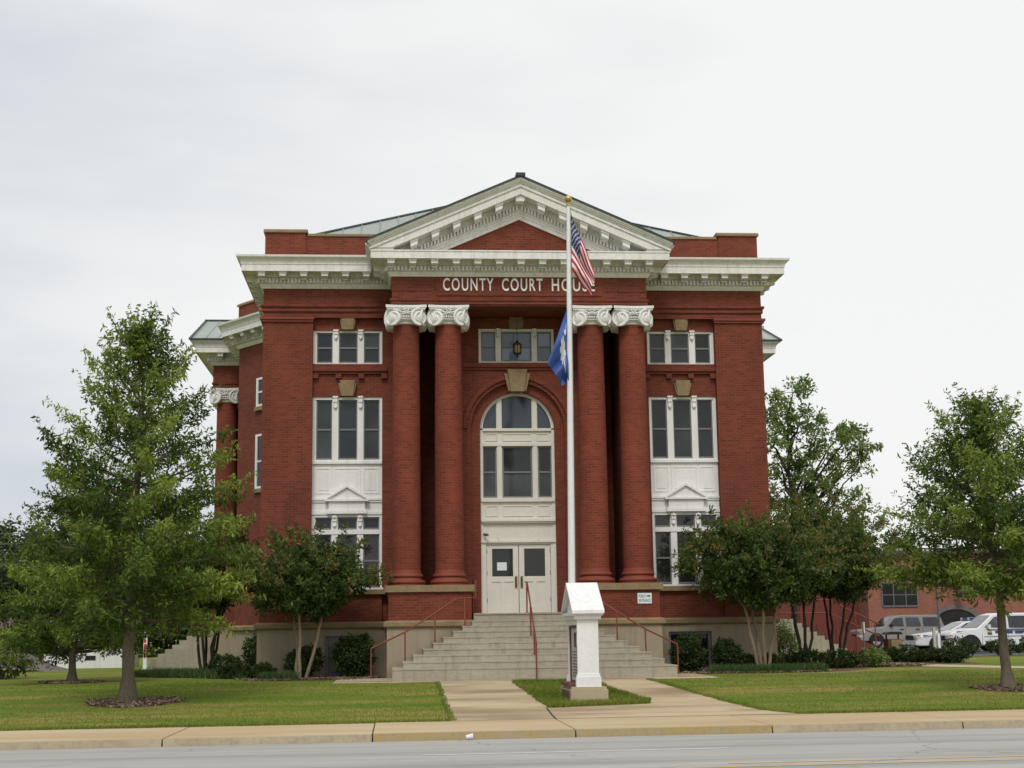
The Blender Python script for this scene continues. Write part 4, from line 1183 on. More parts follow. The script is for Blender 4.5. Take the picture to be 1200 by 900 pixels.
# ragged edges: along the pavement, the walk and the island
def edge(p, q, n, w_):
    t = nrs.uniform(0, 1, n); nxv, nyv = -(q[1]-p[1]), q[0]-p[0]; l = math.hypot(nxv, nyv)
    o = nrs.uniform(-.03, w_, n) - np.sign(w_)*.05*(.5+.5*np.sin(t*l*2.1)*np.sin(t*l*5.3+1))
    return p[0]+(q[0]-p[0])*t + nxv/l*o, p[1]+(q[1]-p[1])*t + nyv/l*o
segs = [((-22, -17.2), (-2.65, -16.50), 9000, .25), ((4.0, -16.2), (22, -15.5), 8000, .25), ((-2.63, -16.4), (-2.63, -5.6), 1300, .08),
        ((2.87, -5.9), (3.12, -10), 1800, -.18), ((3.12, -10), (3.57, -14.8), 2000, -.18), ((3.57, -14.8), (4.02, -16.2), 900, -.2)]
ex, ey = zip(*[edge(*s) for s in segs])
ex, ey = np.concatenate(ex), np.concatenate(ey)
B2 = blades(ex, ey, .055, .010)
ix, iy = nrs.uniform(-.8, 1.7, 14000), nrs.uniform(-13.6, -6.3, 14000); k = inpoly(ix, iy, ISL); B3 = blades(ix[k], iy[k], .07, .009, .02)
ie = [edge(ISL[i], ISL[(i+1) % len(ISL)], 1100, .12) for i in range(len(ISL))]
B4 = blades(np.concatenate([a for a, b in ie]), np.concatenate([b for a, b in ie]), .09, .010, .02)
BB = np.concatenate([B1, B2, B3, B4])
cl = np.sin(BB[:,0,0]*.9+np.sin(BB[:,0,1]*1.3)*1.5)*.15
tag(quads_mesh('grass', BB, 'grass_blade', .42 + cl + nrs.normal(0, .22, len(BB))), 'short mown grass blades on the lawn', 'grass', kind='stuff')
nrs.seed(31)
cp_ = []
for cx, cy, rx, n in ((-9.4, -10.5, 1.05, 1700), (-12.8, -1.0, .9, 800), (10.3, -10.8, .85, 1000), (-6.2, -1.6, 1.9, 2600), (6.6, -1.5, 2.4, 2400), (10.8, 2.5, 2.6, 2600)):
    a = nrs.uniform(0, 2*PI, n); r = rx*np.sqrt(nrs.uniform(0, 1, n))*(1+.10*np.sin(3*a)+.06*np.sin(7*a+1))
    cp_.append(np.stack([cx+r*np.cos(a), cy+np.clip(r*np.sin(a), -1.3 if rx > 1.5 else -9, 9)*(.8 if rx > 1.5 else 1), np.zeros(n)], 1))
cp_ = np.concatenate(cp_); cp_[:, 2] = gv(cp_[:, 1]) + nrs.uniform(.012, .05, len(cp_))
CH_ = leaves(cp_, nrs.normal(size=cp_.shape)*np.array([1, 1, .35]), .10, .045)
tag(quads_mesh('mulch_chips', CH_, 'wood_chip', nrs.uniform(0, 1, len(CH_))), 'brown wood chips loose on the mulch', 'mulch', kind='stuff')
def cover(poly, n, seed, label):
    nrs.seed(seed)
    xs = [p[0] for p in poly]; ys = [p[1] for p in poly]
    x = nrs.uniform(min(xs), max(xs), n); y = nrs.uniform(min(ys), max(ys), n); k = inpoly(x, y, poly)
    P = blades(x[k], y[k], .24, .014); tag(quads_mesh('ground_cover', P, 'liriope', nrs.uniform(.1, .9, len(P))), label, 'ground cover', kind='stuff')
cover([(-12.0, 3.2), (-8.9, .2), (-8.0, -.3), (-8.2, 1.8), (-9.5, 4.6), (-11.8, 6.0)], 12000, 1, 'dark grassy ground cover before the dark crape myrtle stems')
cover([(5.2, -2.3), (8.6, -2.3), (8.4, -1.4), (5.4, -1.4)], 6000, 2, 'dark grassy ground cover in front of the slender pale trunks')
cover([(-7.4, -2.2), (-6.4, -2.2), (-6.5, -1.5), (-7.5, -1.5)], 1800, 3, 'tuft of grassy ground cover beside the two pale leaning trunks')
# ------------------------------------------------------------------ kiosk sign
K = thing('kiosk_sign', 'white gabled notice kiosk on a concrete plinth in the lawn island', 'sign', (.44, -11.2, .24))
m = MB(); m.box(-.40, .40, -1.0, 1.0, -.05, .24); m.box(-.37, .37, -.97, .97, .24, .29); m.build('plinth', 'walk_concrete', K)
m = MB(); m.box(-.407, -.36, -.75, .75, -.02, .2); m.box(-.42, -.2, -.72, .72, .292, .36); m.build('brick_edge', 'brick_plaque', K)
m = MB()
m.box(-.23, .23, -.88, -.80, .29, 1.72); m.box(-.23, .23, .80, .88, .29, 1.72)
m.box(-.15, .15, -.80, .80, .29, 1.72)
m.box(-.27, .27, -.92, -.78, .29, .50); m.box(-.25, .25, -.90, -.79, .50, .56)
m.box(-.27, .27, .78, .92, .29, .50)
m.box(-.23, .23, -.80, .80, 1.60, 1.72)
m.build('body', 'white_clean', K)
m = MB(); m.box(-.29, .29, -.95, .95, 1.72, 1.80); m.box(-.33, .33, -.99, .99, 1.80, 1.87); m.build('cap', 'white_clean', K)
m = MB()
m.prism([(-.93, 1.87), (.93, 1.87), (0, 2.40)], 'x', -.24, .24)
m.build('gable', 'white_paint', K)
m = MB()
m.prism([(-1.06, 1.84), (0, 2.455), (1.06, 1.84), (1.06, 1.91), (0, 2.53), (-1.06, 1.91)], 'x', -.35, .35)
m.build('roof', 'white_clean', K)
for s in (-1, 1):
    b = MB(); b.box(*((-.165, -.150) if s < 0 else (.150, .165)), -.79, .79, .36, 1.58)
    bo = b.build('display_board', 'plaque_text', K)
    f = MB(); xx = (-.20, -.166) if s < 0 else (.166, .20)
    f.box(*xx, -.79, -.75, .36, 1.58); f.box(*xx, .73, .79, .36, 1.58); f.box(*xx, -.75, .73, 1.54, 1.58); f.box(*xx, -.75, .73, .36, .40)
    f.box(*xx, -.62, -.05, 1.12, 1.16); f.box(*xx, -.62, -.05, 1.40, 1.44); f.box(*xx, -.62, -.56, 1.16, 1.40); f.box(*xx, -.11, -.05, 1.16, 1.40)
    f.build('frame', 'brick_plaque', bo)
    l = MB()
    for i in range(9):
        z = .48 + i*.066; l.box(*((-.172, -.166) if s < 0 else (.166, .172)), -.6+.05*(i % 3), .55-.07*(i % 2), z, z+.022)
    l.build('lettering', 'black_paint', bo)

# ------------------------------------------------------------------ flagpole and flags
FX, FY = .46, -9.0
fp = thing('flagpole', 'tall white flagpole with a gold ball finial in front of the entrance', 'flagpole', (FX, FY, g(FY)))
fp.rotation_euler = (0, .0112, 0)
m = MB(); zg = g(FY); Ht = 12.12 - zg
m.lathe([(.16, -.02), (.16, .05), (.10, .10), (.088, .14), (.085, 3), (.075, 6), (.062, 9), (.047, Ht)], n=16); m.build('pole', 'pole_white', fp, 40)
m = MB(); m.lathe([(.02, Ht), (.02, Ht+.1)], n=8); m.ball((0, 0, Ht+.19), .09, 10); m.lathe([(.06, Ht), (.06, Ht+.04)], n=10); m.build('finial', 'gold', fp, 60)
m = MB(); m.tube([(.055, -.05, Ht-.05), (.075, -.06, Ht*.6), (.10, -.07, 1.2)], .006, 4); m.box(.08, .14, -.09, -.05, 1.15, 1.25); m.build('halyard', 'grey_metal', fp)

def cloth(name, label, TL, BL, TR, BR, nu, nv, mats, pick, ph, amp, y0, grp=None):
    m = MB(); idx = {}
    def P(u, v):
        a = [TL[k]*(1-u)*(1-v) + TR[k]*u*(1-v) + BL[k]*(1-u)*v + BR[k]*u*v for k in (0, 1)]
        sag = .10*math.sin(PI*v)*u
        fold = math.sin(2*PI*(1.9*v + .55*u) + ph)
        return (a[0] + .03*u*fold, y0 + amp*min(1, u*2.2+.12)*fold + .04*math.sin(9*u+4*v), a[1] - sag*.3 + .02*math.sin(7*v+5*u)*u)
    for j in range(nv+1):
        for i in range(nu+1): m.v.append(P(i/nu, j/nv))
    for j in range(nv):
        for i in range(nu):
            m.f.append([j*(nu+1)+i, j*(nu+1)+i+1, (j+1)*(nu+1)+i+1, (j+1)*(nu+1)+i]); m.uv.append(None); m.mi.append(pick((i+.5)/nu, (j+.5)/nv))
    o = m.build(name, mats, None, 80, recalc=False)
    md_ = o.modifiers.new('thick', 'SOLIDIFY'); md_.thickness = .006
    return tag(o, label, 'flag', grp)
def us(u, v):
    if u < .4 and v < 7/13:
        r = v/(7/13)*9 - .0; c_ = u/.4*11
        ri, ci = int(r), int(c_)
        if (ri + ci) % 2 == 0 and abs(r-ri-.5) < .3 and abs(c_-ci-.5) < .3: return 1
        return 2
    return 0 if int(v*13) % 2 == 0 else 1
X = lambda px: .58 + (px-665)/49.2
Z = lambda py: 12.03 - (py-246)*.02185
cloth('flag', 'red, white and blue striped flag with stars hanging limp near the top of the flagpole', (FX+.19, Z(249)), (FX+.185, Z(318)), (X(697), Z(321)), (X(690), Z(345)), 110, 91, ['flag_red', 'flag_white', 'flag_navy'], us, .4, .11, FY-.02)
def sc(u, v):
    # white palm and crescent on blue
    x, y = (u-.36)*1.5, (v-.50)
    if abs(x) < .035 and -.02 < y < .34: return 1
    r = math.hypot(x, y+.05); a = math.atan2(y+.05, x)
    if r < .26*(.62+.38*abs(math.cos(4.5*a))) and not (y > .08 and abs(x) < .12): return 1
    cx, cy = (u-.13)*1.5, v-.2
    if math.hypot(cx, cy) < .1 and math.hypot(cx, cy+.05) > .085: return 1
    return 0
cloth('flag', 'plain blue flag with a white palm emblem hanging lower on the flagpole', (FX+.04, Z(361)), (FX+.05, Z(443)), (X(637), Z(424)), (X(654), Z(449)), 80, 60, ['flag_blue', 'flag_white'], sc, 1.2, .13, FY-.05)

# ------------------------------------------------------------------ handrails
def rail_thing(label, rails, posts, r=.024):
    x0, y0, z0 = posts[0][0]
    t = thing('handrail', label, 'handrail', (x0, y0, z0), 0, None)
    sub = lambda p: (p[0]-x0, p[1]-y0, p[2]-z0)
    for rr in rails:
        m = MB(); m.tube([sub(p) for p in rr], r, 8); m.build('rail', 'rail_paint', t, 50)
    for a, b in posts:
        m = MB(); m.tube([sub(a), sub(b)], r*.9, 8); m.lathe([(.05, a[2]-z0), (.05, a[2]-z0+.012)], a[0]-x0, a[1]-y0, 10); m.build('post', 'rail_paint', t, 50)
    return t
yl = -2.5
for s, lab in ((-1, 'rust red side handrail ending beside the shrub covered basement window'), (1, 'rust red side handrail below the small white arrow sign')):
    s *= 1 if s < 0 else .968
    rail_thing(lab, [[(s*4.37, yl, 1.31), (s*3.43, yl, 1.75), (s*2.85, yl, 2.10), (s*1.98, yl+.3, 2.66), (s*1.62, yl+.5, 2.68), (s*1.42, yl+.6, 2.70), (s*1.42, yl+.62, 3.16), (s*1.42, -.4, 3.16)]],
        [((s*4.37, yl, .47), (s*4.37, yl, 1.31)), ((s*3.43, yl-.1, .788), (s*3.43, yl-.02, 1.74)), ((s*2.6, yl-.1, 1.285), (s*2.6, yl, 2.24)), ((s*1.75, yl+.25, 1.755+.145), (s*1.75, yl+.4, 2.66)), ((s*1.42, -.45, 2.25), (s*1.42, -.45, 3.15))])
rail_thing('rust red handrail running down the middle of the steps to the doors', [[(.05, -1.35, 3.14), (.05, -1.95, 3.10), (.03, -4.35, 1.62), (.0, -4.98, 1.38)]],
    [((0, -4.95, .46), (0, -4.95, 1.40)), ((.03, -4.1, 1.13), (.03, -4.1, 1.75)), ((.04, -3.0, 1.6), (.04, -3.0, 2.43)), ((.05, -1.8, 2.25), (.05, -1.8, 3.10))])

# ------------------------------------------------------------------ little fixtures on the courthouse
s_ = thing('sign', 'small white sign with green lettering and an arrow on a brick pedestal', 'sign', (3.46, -1.752, 2.62))
m = MB(); m.box(-.205, .205, -.02, 0, -.15, .15); m.build('plate', 'paper', s_)
text_mesh('PUBLIC', -.17, .03, .02, .105, -.021, 'sign_green', 'lettering', s_, .004)
text_mesh('ENTRANCE', -.17, .17, -.105, -.02, -.021, 'sign_green', 'lettering', s_, .004)
m = MB(); m.prism([(.05, .05), (.12, .05), (.12, .03), (.175, .0625), (.12, .095), (.12, .075), (.05, .075)], 'y', -.026, -.02); m.build('arrow', 'black_paint', s_)
cam_ = thing('security_camera', 'small grey security camera beside the top of the doors', 'camera', (-1.02, .14, 4.62))
m = MB(); m.tube([(0, .08, .02), (0, 0, 0)], .02, 6); m.build('bracket', 'grey_metal', cam_)
m = MB(); m.tube([(-.02, .0, 0), (.08, -.14, -.03)], .04, 8); m.build('housing', 'grey_metal', cam_)
ln = thing('lantern', 'black hanging lantern with amber glass above the arch keystone', 'lantern', (-.02, -.62, 9.98))
ln.scale = (.8, .8, .8)
m = MB(); m.tube([(0, 0, .56), (0, 0, 1.58)], .012, 5); m.build('chain', 'black_paint', ln)
m = MB(); m.lathe([(.02, .56), (.05, .50), (.17, .40), (.18, .36), (.03, .36)], n=8); m.lathe([(.12, .0), (.15, .03), (.15, .06), (.05, .06)], n=8); m.lathe([(.01, -.14), (.05, -.08), (.03, -.02), (.05, .0)], n=8)
for k in range(8):
    a = k*PI/4; m.tube([(.14*math.cos(a), .14*math.sin(a), .05), (.165*math.cos(a), .165*math.sin(a), .37)], .012, 4)
m.build('frame', 'black_paint', ln)
m = MB(); m.lathe([(.125, .07), (.145, .36)], n=8); m.build('glass', 'amber', ln)

# ------------------------------------------------------------------ street litter
lt = MB(); lt.lathe([(.03, 0), (.045, .11), (.048, .115), (.04, .11), (.028, .01)], n=10); lt.xform(Matrix.Rotation(R(82), 4, 'Y') @ Matrix.Rotation(.3, 4, 'Z'))
o = lt.build('paper_cup', 'paper', None, 40, loc=(-2.55, -19.62, .05)); tag(o, 'crushed white paper cup lying in the gutter', 'litter')

# ------------------------------------------------------------------ vehicles
def vehicle(name, label, x, y, z, L, w_, body, glass, wheels, wr, mat, cat, zb, zr, lean, stripe=None, lightbar=None, marks=None, rz=0, door_x=(), handles=()):
    t = thing(name, label, cat, (x, y, z), rz)
    hw = w_/2
    W = lambda zz: hw - lean*max(0, (zz-zb)/(zr-zb)) - .05*max(0, (.5-zz)/.3)
    m = MB(); n = len(body)
    vs = []
    for sg in (-1, 1): vs += [(l, sg*W(zz), zz) for l, zz in body]
    m.add(vs, [tuple(range(n)), tuple(range(2*n-1, n-1, -1))] + [(i, (i+1) % n, (i+1) % n + n, i+n) for i in range(n)])
    bo = m.build('body', mat, t, 28)
    bv = bo.modifiers.new('round', 'BEVEL'); bv.width = .045; bv.segments = 2; bv.limit_method = 'ANGLE'; bv.angle_limit = R(25)
    for poly in glass:
        for sg in (-1, 1):
            m = MB().add([(l, sg*(W(zz)+.006), zz) for l, zz in poly], [tuple(range(len(poly)))])
            m.build('window', 'car_glass', t, recalc=False)
    # sloping screens front and rear
    ws = [p for p in body if p[1] >= zb-.01]
    f0, f1 = ws[0], ws[1]
    m = MB(); e = .012
    m.add([(f0[0]-e+.03, -W(f0[1])+.10, f0[1]+.03), (f0[0]-e+.03, W(f0[1])-.10, f0[1]+.03), (f1[0]-e-.02, W(f1[1])-.08, f1[1]+.0), (f1[0]-e-.02, -W(f1[1])+.08, f1[1]+.0)], [(0,1,2,3)])
    m.build('windscreen', 'car_glass', t, recalc=False)
    for lx in wheels:
        for sg in (-1, 1):
            m = MB(); yy = sg*(hw-.02)
            m.tube([(lx, sg*(hw-.25), wr), (lx, sg*(hw-.06), wr), (lx, yy, wr)], [wr, wr, wr*.93], 24)
            wh = m.build('wheel', 'rubber', t, 40)
            r_ = MB(); r_.tube([(lx, sg*(hw-.05), wr), (lx, yy+sg*.012, wr)], [wr*.62, wr*.58], 18); r_.build('rim', 'chrome', wh, 40)
            sp = MB()
            for k in range(5):
                a = k*2*PI/5; sp.tube([(lx+wr*.22*math.cos(a), yy+sg*.016, wr+wr*.22*math.sin(a)), (lx+wr*.46*math.cos(a), yy+sg*.016, wr+wr*.46*math.sin(a))], .022, 4)
            sp.build('wheel_slot', 'rubber', wh)
            ar = MB(); q = [(lx+(wr+.09)*math.cos(a), wr+.0+(wr+.09)*math.sin(a)) for a in [PI*i/14 for i in range(15)]]
            ar.add([(a, sg*(W(.6)+.004), b) for a, b in q], [tuple(range(15))]); ar.build('wheel_arch', 'rubber', t, recalc=False)
    nose = body[1]
    for sg in (-1, 1):
        m = MB(); m.box(-.02, .16, *((-hw+.03, -hw+.42) if sg < 0 else (hw-.42, hw-.03)), .66, .80); m.box(.0, .20, *((-hw-.004, -hw+.05) if sg < 0 else (hw-.05, hw+.004)), .64, .76); m.build('headlight', 'lamp_clear', t)
        m = MB(); m.box(.02, .18, *((-hw-.006, -hw+.05) if sg < 0 else (hw-.05, hw+.006)), .765, .81); m.build('indicator', 'lamp_orange', t)
    m = MB(); m.box(-.025, .05, -hw+.45, hw-.45, .58, .80); m.build('grille', 'rubber', t)
    m = MB(); m.box(-.05, .12, -hw+.02, hw-.02, .36, .52); m.build('bumper', mat, t)
    for lx in door_x:
        m = MB()
        for sg in (-1, 1): m.add([(lx, sg*(W(.7)+.003), .38), (lx+.014, sg*(W(.7)+.003), .38), (lx+.014, sg*(W(zb)+.003), zb), (lx, sg*(W(zb)+.003), zb)], [(0,1,2,3)])
        m.build('door_seam', 'rubber', t, recalc=False)
    for lx in handles:
        m = MB()
        for sg in (-1, 1): m.box(lx, lx+.2, *((-hw-.03, -hw) if sg < 0 else (hw, hw+.03)), zb-.17, zb-.11)
        m.build('door_handle', 'rubber' , t)
    for sg in (-1, 1):
        lx = f0[0]+.42; m = MB(); m.box(lx, lx+.12, *((-hw-.2, -hw+.02) if sg < 0 else (hw-.02, hw+.2)), zb, zb+.16); m.build('mirror', 'rubber' if mat != 'car_white' else 'car_white', t)
    if stripe:
        for (l0, za, l1, zb1, th) in stripe:
            m = MB()
            for sg in (-1, 1): m.add([(l0, sg*(hw+.005), za), (l1, sg*(hw+.005), zb1), (l1, sg*(hw+.005), zb1+th), (l0, sg*(hw+.005), za+th)], [(0,1,2,3)])
            m.build('stripe', 'car_blue', t, recalc=False)
    if lightbar:
        m = MB(); l0, zz = lightbar; m.box(l0, l0+.32, -.55, .55, zz+.03, zz+.16); lb = m.build('light_bar', 'lamp_clear', t)
        m = MB(); m.box(l0+.0, l0+.32, -.60, -.55, zz+.04, zz+.15); m.box(l0-.005, l0+.325, -.3, .3, zz+.035, zz+.165); m.box(l0+.05, l0+.25, -.5, .5, zz-.02, zz+.03); m.build('lamp', 'car_blue', lb)
    if marks:
        for k, (l0, l1, z0_, z1_) in enumerate(marks):
            for sg in (-1, 1):
                m = MB().add([(l0, sg*(hw+.008), z0_), (l1, sg*(hw+.008), z0_), (l1, sg*(hw+.008), z1_), (l0, sg*(hw+.008), z1_)], [(0,1,2,3)])
                m.build('emblem', ['brass', 'car_blue', 'car_blue', 'car_blue'][k % 4], t, recalc=False)
    return t
SUV = [(.05,.34), (.0,.55), (.03,.82), (.14,.95), (.9,1.05), (1.3,1.09), (2.05,1.66), (2.45,1.75), (4.35,1.74), (4.58,1.66), (4.78,1.12), (4.82,.7), (4.76,.34)]
# windscreen needs the cowl and the header as its first two points above the belt
vehicle('parked_car', 'white patrol utility vehicle with a blue side stripe, nearest in the parking row', 20.55, 20.4, .508, 4.82, 1.86, SUV,
    [[(1.62,1.12),(2.16,1.58),(2.62,1.62),(2.62,1.12)], [(2.76,1.12),(2.76,1.62),(3.58,1.62),(3.58,1.12)], [(3.74,1.14),(3.80,1.60),(4.38,1.58),(4.52,1.16)]],
    (.98, 3.85), .37, 'car_white', 'car', 1.09, 1.75, .22,
    stripe=[(.35,.92,1.55,.99,.05), (1.55,.99,4.7,1.0,.05), (.5,.86,1.5,.92,.03), (1.6,.70,3.4,.73,.03)], marks=[(1.75,1.95,.80,.98), (2.1,2.42,.86,.97), (2.55,2.9,.86,.98), (3.0,3.35,.86,.98)], door_x=(1.5, 2.69, 3.66), handles=(2.4, 3.3))
SED = [(.05,.30), (.0,.5), (.05,.74), (.6,.86), (1.55,.97), (2.4,1.38), (2.8,1.44), (3.6,1.42), (4.25,1.06), (5.1,1.0), (5.2,.6), (5.12,.30)]
vehicle('parked_car', 'white saloon car with a roof light bar between the two utility vehicles', 20.6, 24.6, .508, 5.2, 1.9, SED,
    [[(1.95,1.0),(2.5,1.34),(2.85,1.36),(2.85,1.0)], [(2.95,1.0),(2.95,1.36),(3.5,1.35),(3.95,1.02)]], (1.0, 4.05), .34, 'car_white', 'car', .97, 1.44, .22,
    stripe=[(.3,.74,1.6,.84,.06), (1.6,.84,4.9,.86,.06), (.35,.70,1.5,.78,.03)], lightbar=(2.75, 1.44), door_x=(1.9, 2.9), handles=(2.6, 3.6))
TAH = [(.06,.40), (.0,.62), (.02,.95), (.12,1.06), (1.05,1.16), (1.45,1.20), (2.05,1.76), (2.5,1.88), (4.75,1.88), (4.95,1.76), (5.12,1.2), (5.15,.7), (5.08,.40)]
vehicle('parked_car', 'silver sport utility vehicle with dark windows farthest in the parking row', 23.1, 41.0, .508, 5.15, 1.98, TAH,
    [[(1.72,1.24),(2.2,1.70),(2.68,1.74),(2.68,1.24)], [(2.84,1.24),(2.84,1.74),(3.62,1.74),(3.72,1.24)], [(3.9,1.26),(3.86,1.74),(4.72,1.74),(4.9,1.26)]],
    (1.02, 4.05), .39, 'car_silver', 'car', 1.20, 1.88, .20, stripe=None, marks=None, door_x=(1.6, 2.76, 3.8), handles=(2.45, 3.4))

# ------------------------------------------------------------------ things by the car park
b = thing('litter_bin', 'square brown litter bin with pale slatted panel and dark lid', 'bin', (14.05, 8.0, .5))
m = MB(); m.box(-.25, .25, -.25, .25, .02, .78); m.build('bin_body', 'wood_dark', b)
m = MB(); m.box(-.14, .25, -.265, -.25, .08, .76); 
for k in range(5): m.box(-.13+.078*k, -.07+.078*k, -.275, -.265, .10, .74)
m.build('slatted_panel', 'wood_slat', b)
for sx in (-.22, .22):
    m = MB(); m.box(sx-.025, sx+.025, -.03, .03, .78, .95); m.build('lid_post', 'wood_dark', b)
m = MB(); m.prism([(-.30, .94), (.30, .94), (.27, 1.0), (.18, 1.04), (-.18, 1.04), (-.27, 1.0)], 'y', -.3, .3); m.build('lid', 'black_paint', b)
sp = thing('sign_post', 'thin post with a narrow white sign seen edge on near the red ramp', 'sign', (13.75, 10.3, .5))
m = MB(); m.tube([(0,0,-.1), (0,0,1.45)], .022, 8); m.build('post', 'grey_metal', sp)
m = MB(); m.box(-.018, .018, -.12, .12, 1.0, 1.4); m.build('plate', 'paper', sp)
sp = thing('sign_post', 'short pale twin marker post in front of the white saloon car', 'sign', (17.2, 12.3, .5))
m = MB(); m.box(-.05, .05, -.05, .05, -.1, 1.18); m.build('post', 'pale_wall', sp)
m = MB(); m.box(.12, .22, -.05, .05, -.1, .95); m.box(.12, .22, -.052, -.05, .6, .8); m.build('marker', 'paper', sp)
sp = thing('light_pole', 'thin grey pole standing in front of the silver vehicle', 'pole', (19.2, 17.0, .5))
m = MB(); m.tube([(0,0,-.1), (0,0,4.6)], .05, 8); m.build('post', 'grey_metal', sp)
sp = thing('barrier_board', 'orange striped barrier board beside the silver vehicle', 'barrier', (23.7, 30, .5))
m = MB(); m.box(-.22, .22, -.02, .02, .58, .82); m.build('board', 'lamp_orange', sp)
for sx in (-.17, .17):
    m = MB(); m.box(sx-.02, sx+.02, .02, .05, -.02, .8); m.build('leg', 'wood_slat', sp)

# red ramp beside the annex
rp = thing('ramp', 'dark red painted access ramp with rails descending towards the car park', 'ramp', (15.0, 23.0, .5))
m = MB(); m.prism([(-1.2, -.1), (3.4, -.1), (3.4, .35), (1.2, 1.35), (-1.2, 1.35)], 'y', .0, 1.8); m.build('ramp_body', 'red_paint_and_shade', rp)
for (pts) in ([(-1.2, -.05, 2.5), (1.2, -.05, 2.5), (3.6, -.05, 1.35)], [(-1.2, -.05, 1.9), (1.2, -.05, 1.9), (3.6, -.05, .8)]):
    m = MB(); m.tube(pts, .035, 6); m.build('rail', 'rail_paint', rp)
for k in range(6):
    x = -1.1 + .9*k; zt = 2.5 if x < 1.2 else 2.5 - (x-1.2)*.48
    m = MB(); m.tube([(x, -.05, 0), (x, -.05, zt)], .03, 6); m.build('post', 'rail_paint', rp)

# annex building
an = thing('annex_building', 'low red brick annex with a dark gridded window and arched doorway behind the parked cars', 'building', (36, 50, .45))
m = MB(); m.box(-9.0, 24, 0, 14, -.1, 5.95)
m.build('wall', 'brick_annex', an)
m = MB(); m.box(-22, -9.02, 2.2, 13, -.1, 5.2); m.build('side_wing', 'red_paint_and_shade', an)  # darker red than the brick: shade of a wall turned away, put into colour
m = MB(); m.box(-9.2, 24.2, -.15, 14.2, 5.95, 6.2); m.box(-22.1, -9.0, 2.1, 13.1, 5.2, 5.4); m.build('parapet_cap', 'gravel', an)
for k, x in enumerate((-8.1, 8.0)):
    m = MB(); x1 = x+2.45
    m.box(x, x+.08, -.06, .05, 2.6, 4.15); m.box(x1-.08, x1, -.06, .05, 2.6, 4.15); m.box(x+.08, x1-.08, -.06, .05, 4.07, 4.15); m.box(x+.08, x1-.08, -.08, .05, 2.55, 2.65)
    for q in (1, 2): m.box(x+2.45*q/3-.03, x+2.45*q/3+.03, -.05, .05, 2.65, 4.07)
    m.box(x+.08, x1-.08, -.045, .05, 3.3, 3.36)
    f = m.build('window', 'grey_metal', an)
    m = MB(); m.box(x+.04, x1-.04, -.02, -.005, 2.62, 4.1); m.build('pane', 'glass_black', f)
m = MB(); m.prism([(-4.6, -.1), (-4.6, 1.5)] + [(-3.2 - 1.4*math.cos(PI*i/16), 1.5+.85*math.sin(PI*i/16)) for i in range(1, 16)] + [(-1.8, 1.5), (-1.8, -.1)], 'y', -.04, -.005); dd = m.build('doorway', 'glass_black', an)
m = MB(); m.prism([(-3.2 - 1.75*math.cos(PI*i/20), 1.5+1.15*math.sin(PI*i/20)) for i in range(21)] + [(-3.2 + 1.4*math.cos(PI*i/20), 1.5+.86*math.sin(PI*i/20)) for i in range(21)], 'y', -.12, -.004); m.build('arch', 'gravel', dd)
wl = thing('wall_lamp', 'curved white wall lamp above the arched annex doorway', 'lamp', (32.9, 49.9, 3.45))
m = MB(); m.tube([(0, .1, 0), (0, -.1, .55), (0, -.3, .9), (0, -.5, .85)], .05, 6); m.build('bracket', 'paper', wl)
m = MB(); m.lathe([(.22, .1), (.24, .5), (.1, .72), (.04, .8)], 0, -.5, 10); m.build('lamp_shade', 'black_paint', wl)
ub = thing('upper_building', 'pale flat roofed building showing above the brick annex', 'building', (36.5, 78, .45))
m = MB(); m.box(-5.5, 2.6, 0, 9, -.1, 7.4); m.build('wall', 'pale_wall', ub)
m = MB(); m.box(-5.7, 2.8, -.2, 9.2, 7.4, 7.9); m.build('parapet', 'walk_concrete', ub)

# ------------------------------------------------------------------ left background
wb = thing('low_white_building', 'low white painted block with a stepped roofline and a small dark vent', 'building', (-16.6, 17.5, .45))
m = MB(); m.box(-1.3, .9, 0, 3.5, -.1, .62); m.box(-.45, 1.9, .02, 3.5, -.1, .78); m.build('wall', 'white_clean', wb)
m = MB(); m.box(.35, .75, -.03, .02, .38, .55); m.build('vent', 'black_paint', wb)
ac = thing('air_conditioner', 'square pale air conditioning unit behind the white block', 'air conditioner', (-17.6, 19.5, .5))
m = MB(); m.box(-.3, .3, -.3, .3, 0, 1.05); m.build('casing', 'pale_wall', ac)
m = MB(); m.box(-.22, -.02, -.32, -.3, .55, .95); m.box(.04, .24, -.32, -.3, .55, .95); m.build('grille', 'grey_metal', ac)
gmnd = MB()
gm_n = 10
vs = []; fs = []
for i in range(13):
    x = -1.1 + 3.4*i/12
    for j in range(9):
        y = -1.3 + 2.6*j/8
        hz = max(0, 1.25*max(0, 1-max(0, x+.7)/2.8)**1.25*min(1, (x+1.25)*4))*(1-(y/1.45)**2)
        vs.append((x, y, hz + rnd.uniform(-.02, .02) - .02))
fs = [(i*9+j, (i+1)*9+j, (i+1)*9+j+1, i*9+j+1) for i in range(12) for j in range(8)]
gmnd.add(vs, fs); o = gmnd.build('gravel_mound', 'gravel', None, 60, loc=(-18.1, 14.2, .48)); tag(o, 'grey gravel mound sloping down beside the white block', 'mound')
ps = thing('banner_sign', 'narrow white sign with red marks seen edge on beside the stone side steps', 'sign', (-13.15, 13.2, .5))
m = MB(); m.box(-.07, .07, -.05, .05, -.02, 1.25); m.prism([(-.07, 1.25), (.07, 1.25), (.03, 1.55), (-.02, 1.55)], 'y', -.05, .05); m.build('board', 'paper', ps)
m = MB(); m.box(-.05, .06, -.055, -.05, .75, .95); m.box(-.02, .07, -.055, -.05, .45, .6); m.box(-.06, .03, -.055, -.05, 1.0, 1.12); m.build('marking', 'flag_red', ps)
m = MB(); m.box(-.1, .35, -.15, .15, -.02, .04); m.build('foot', 'paper', ps)
up = thing('utility_pole', 'wooden utility pole hidden among the trees behind the gravel mound', 'utility pole', (-22.5, 44, .4))
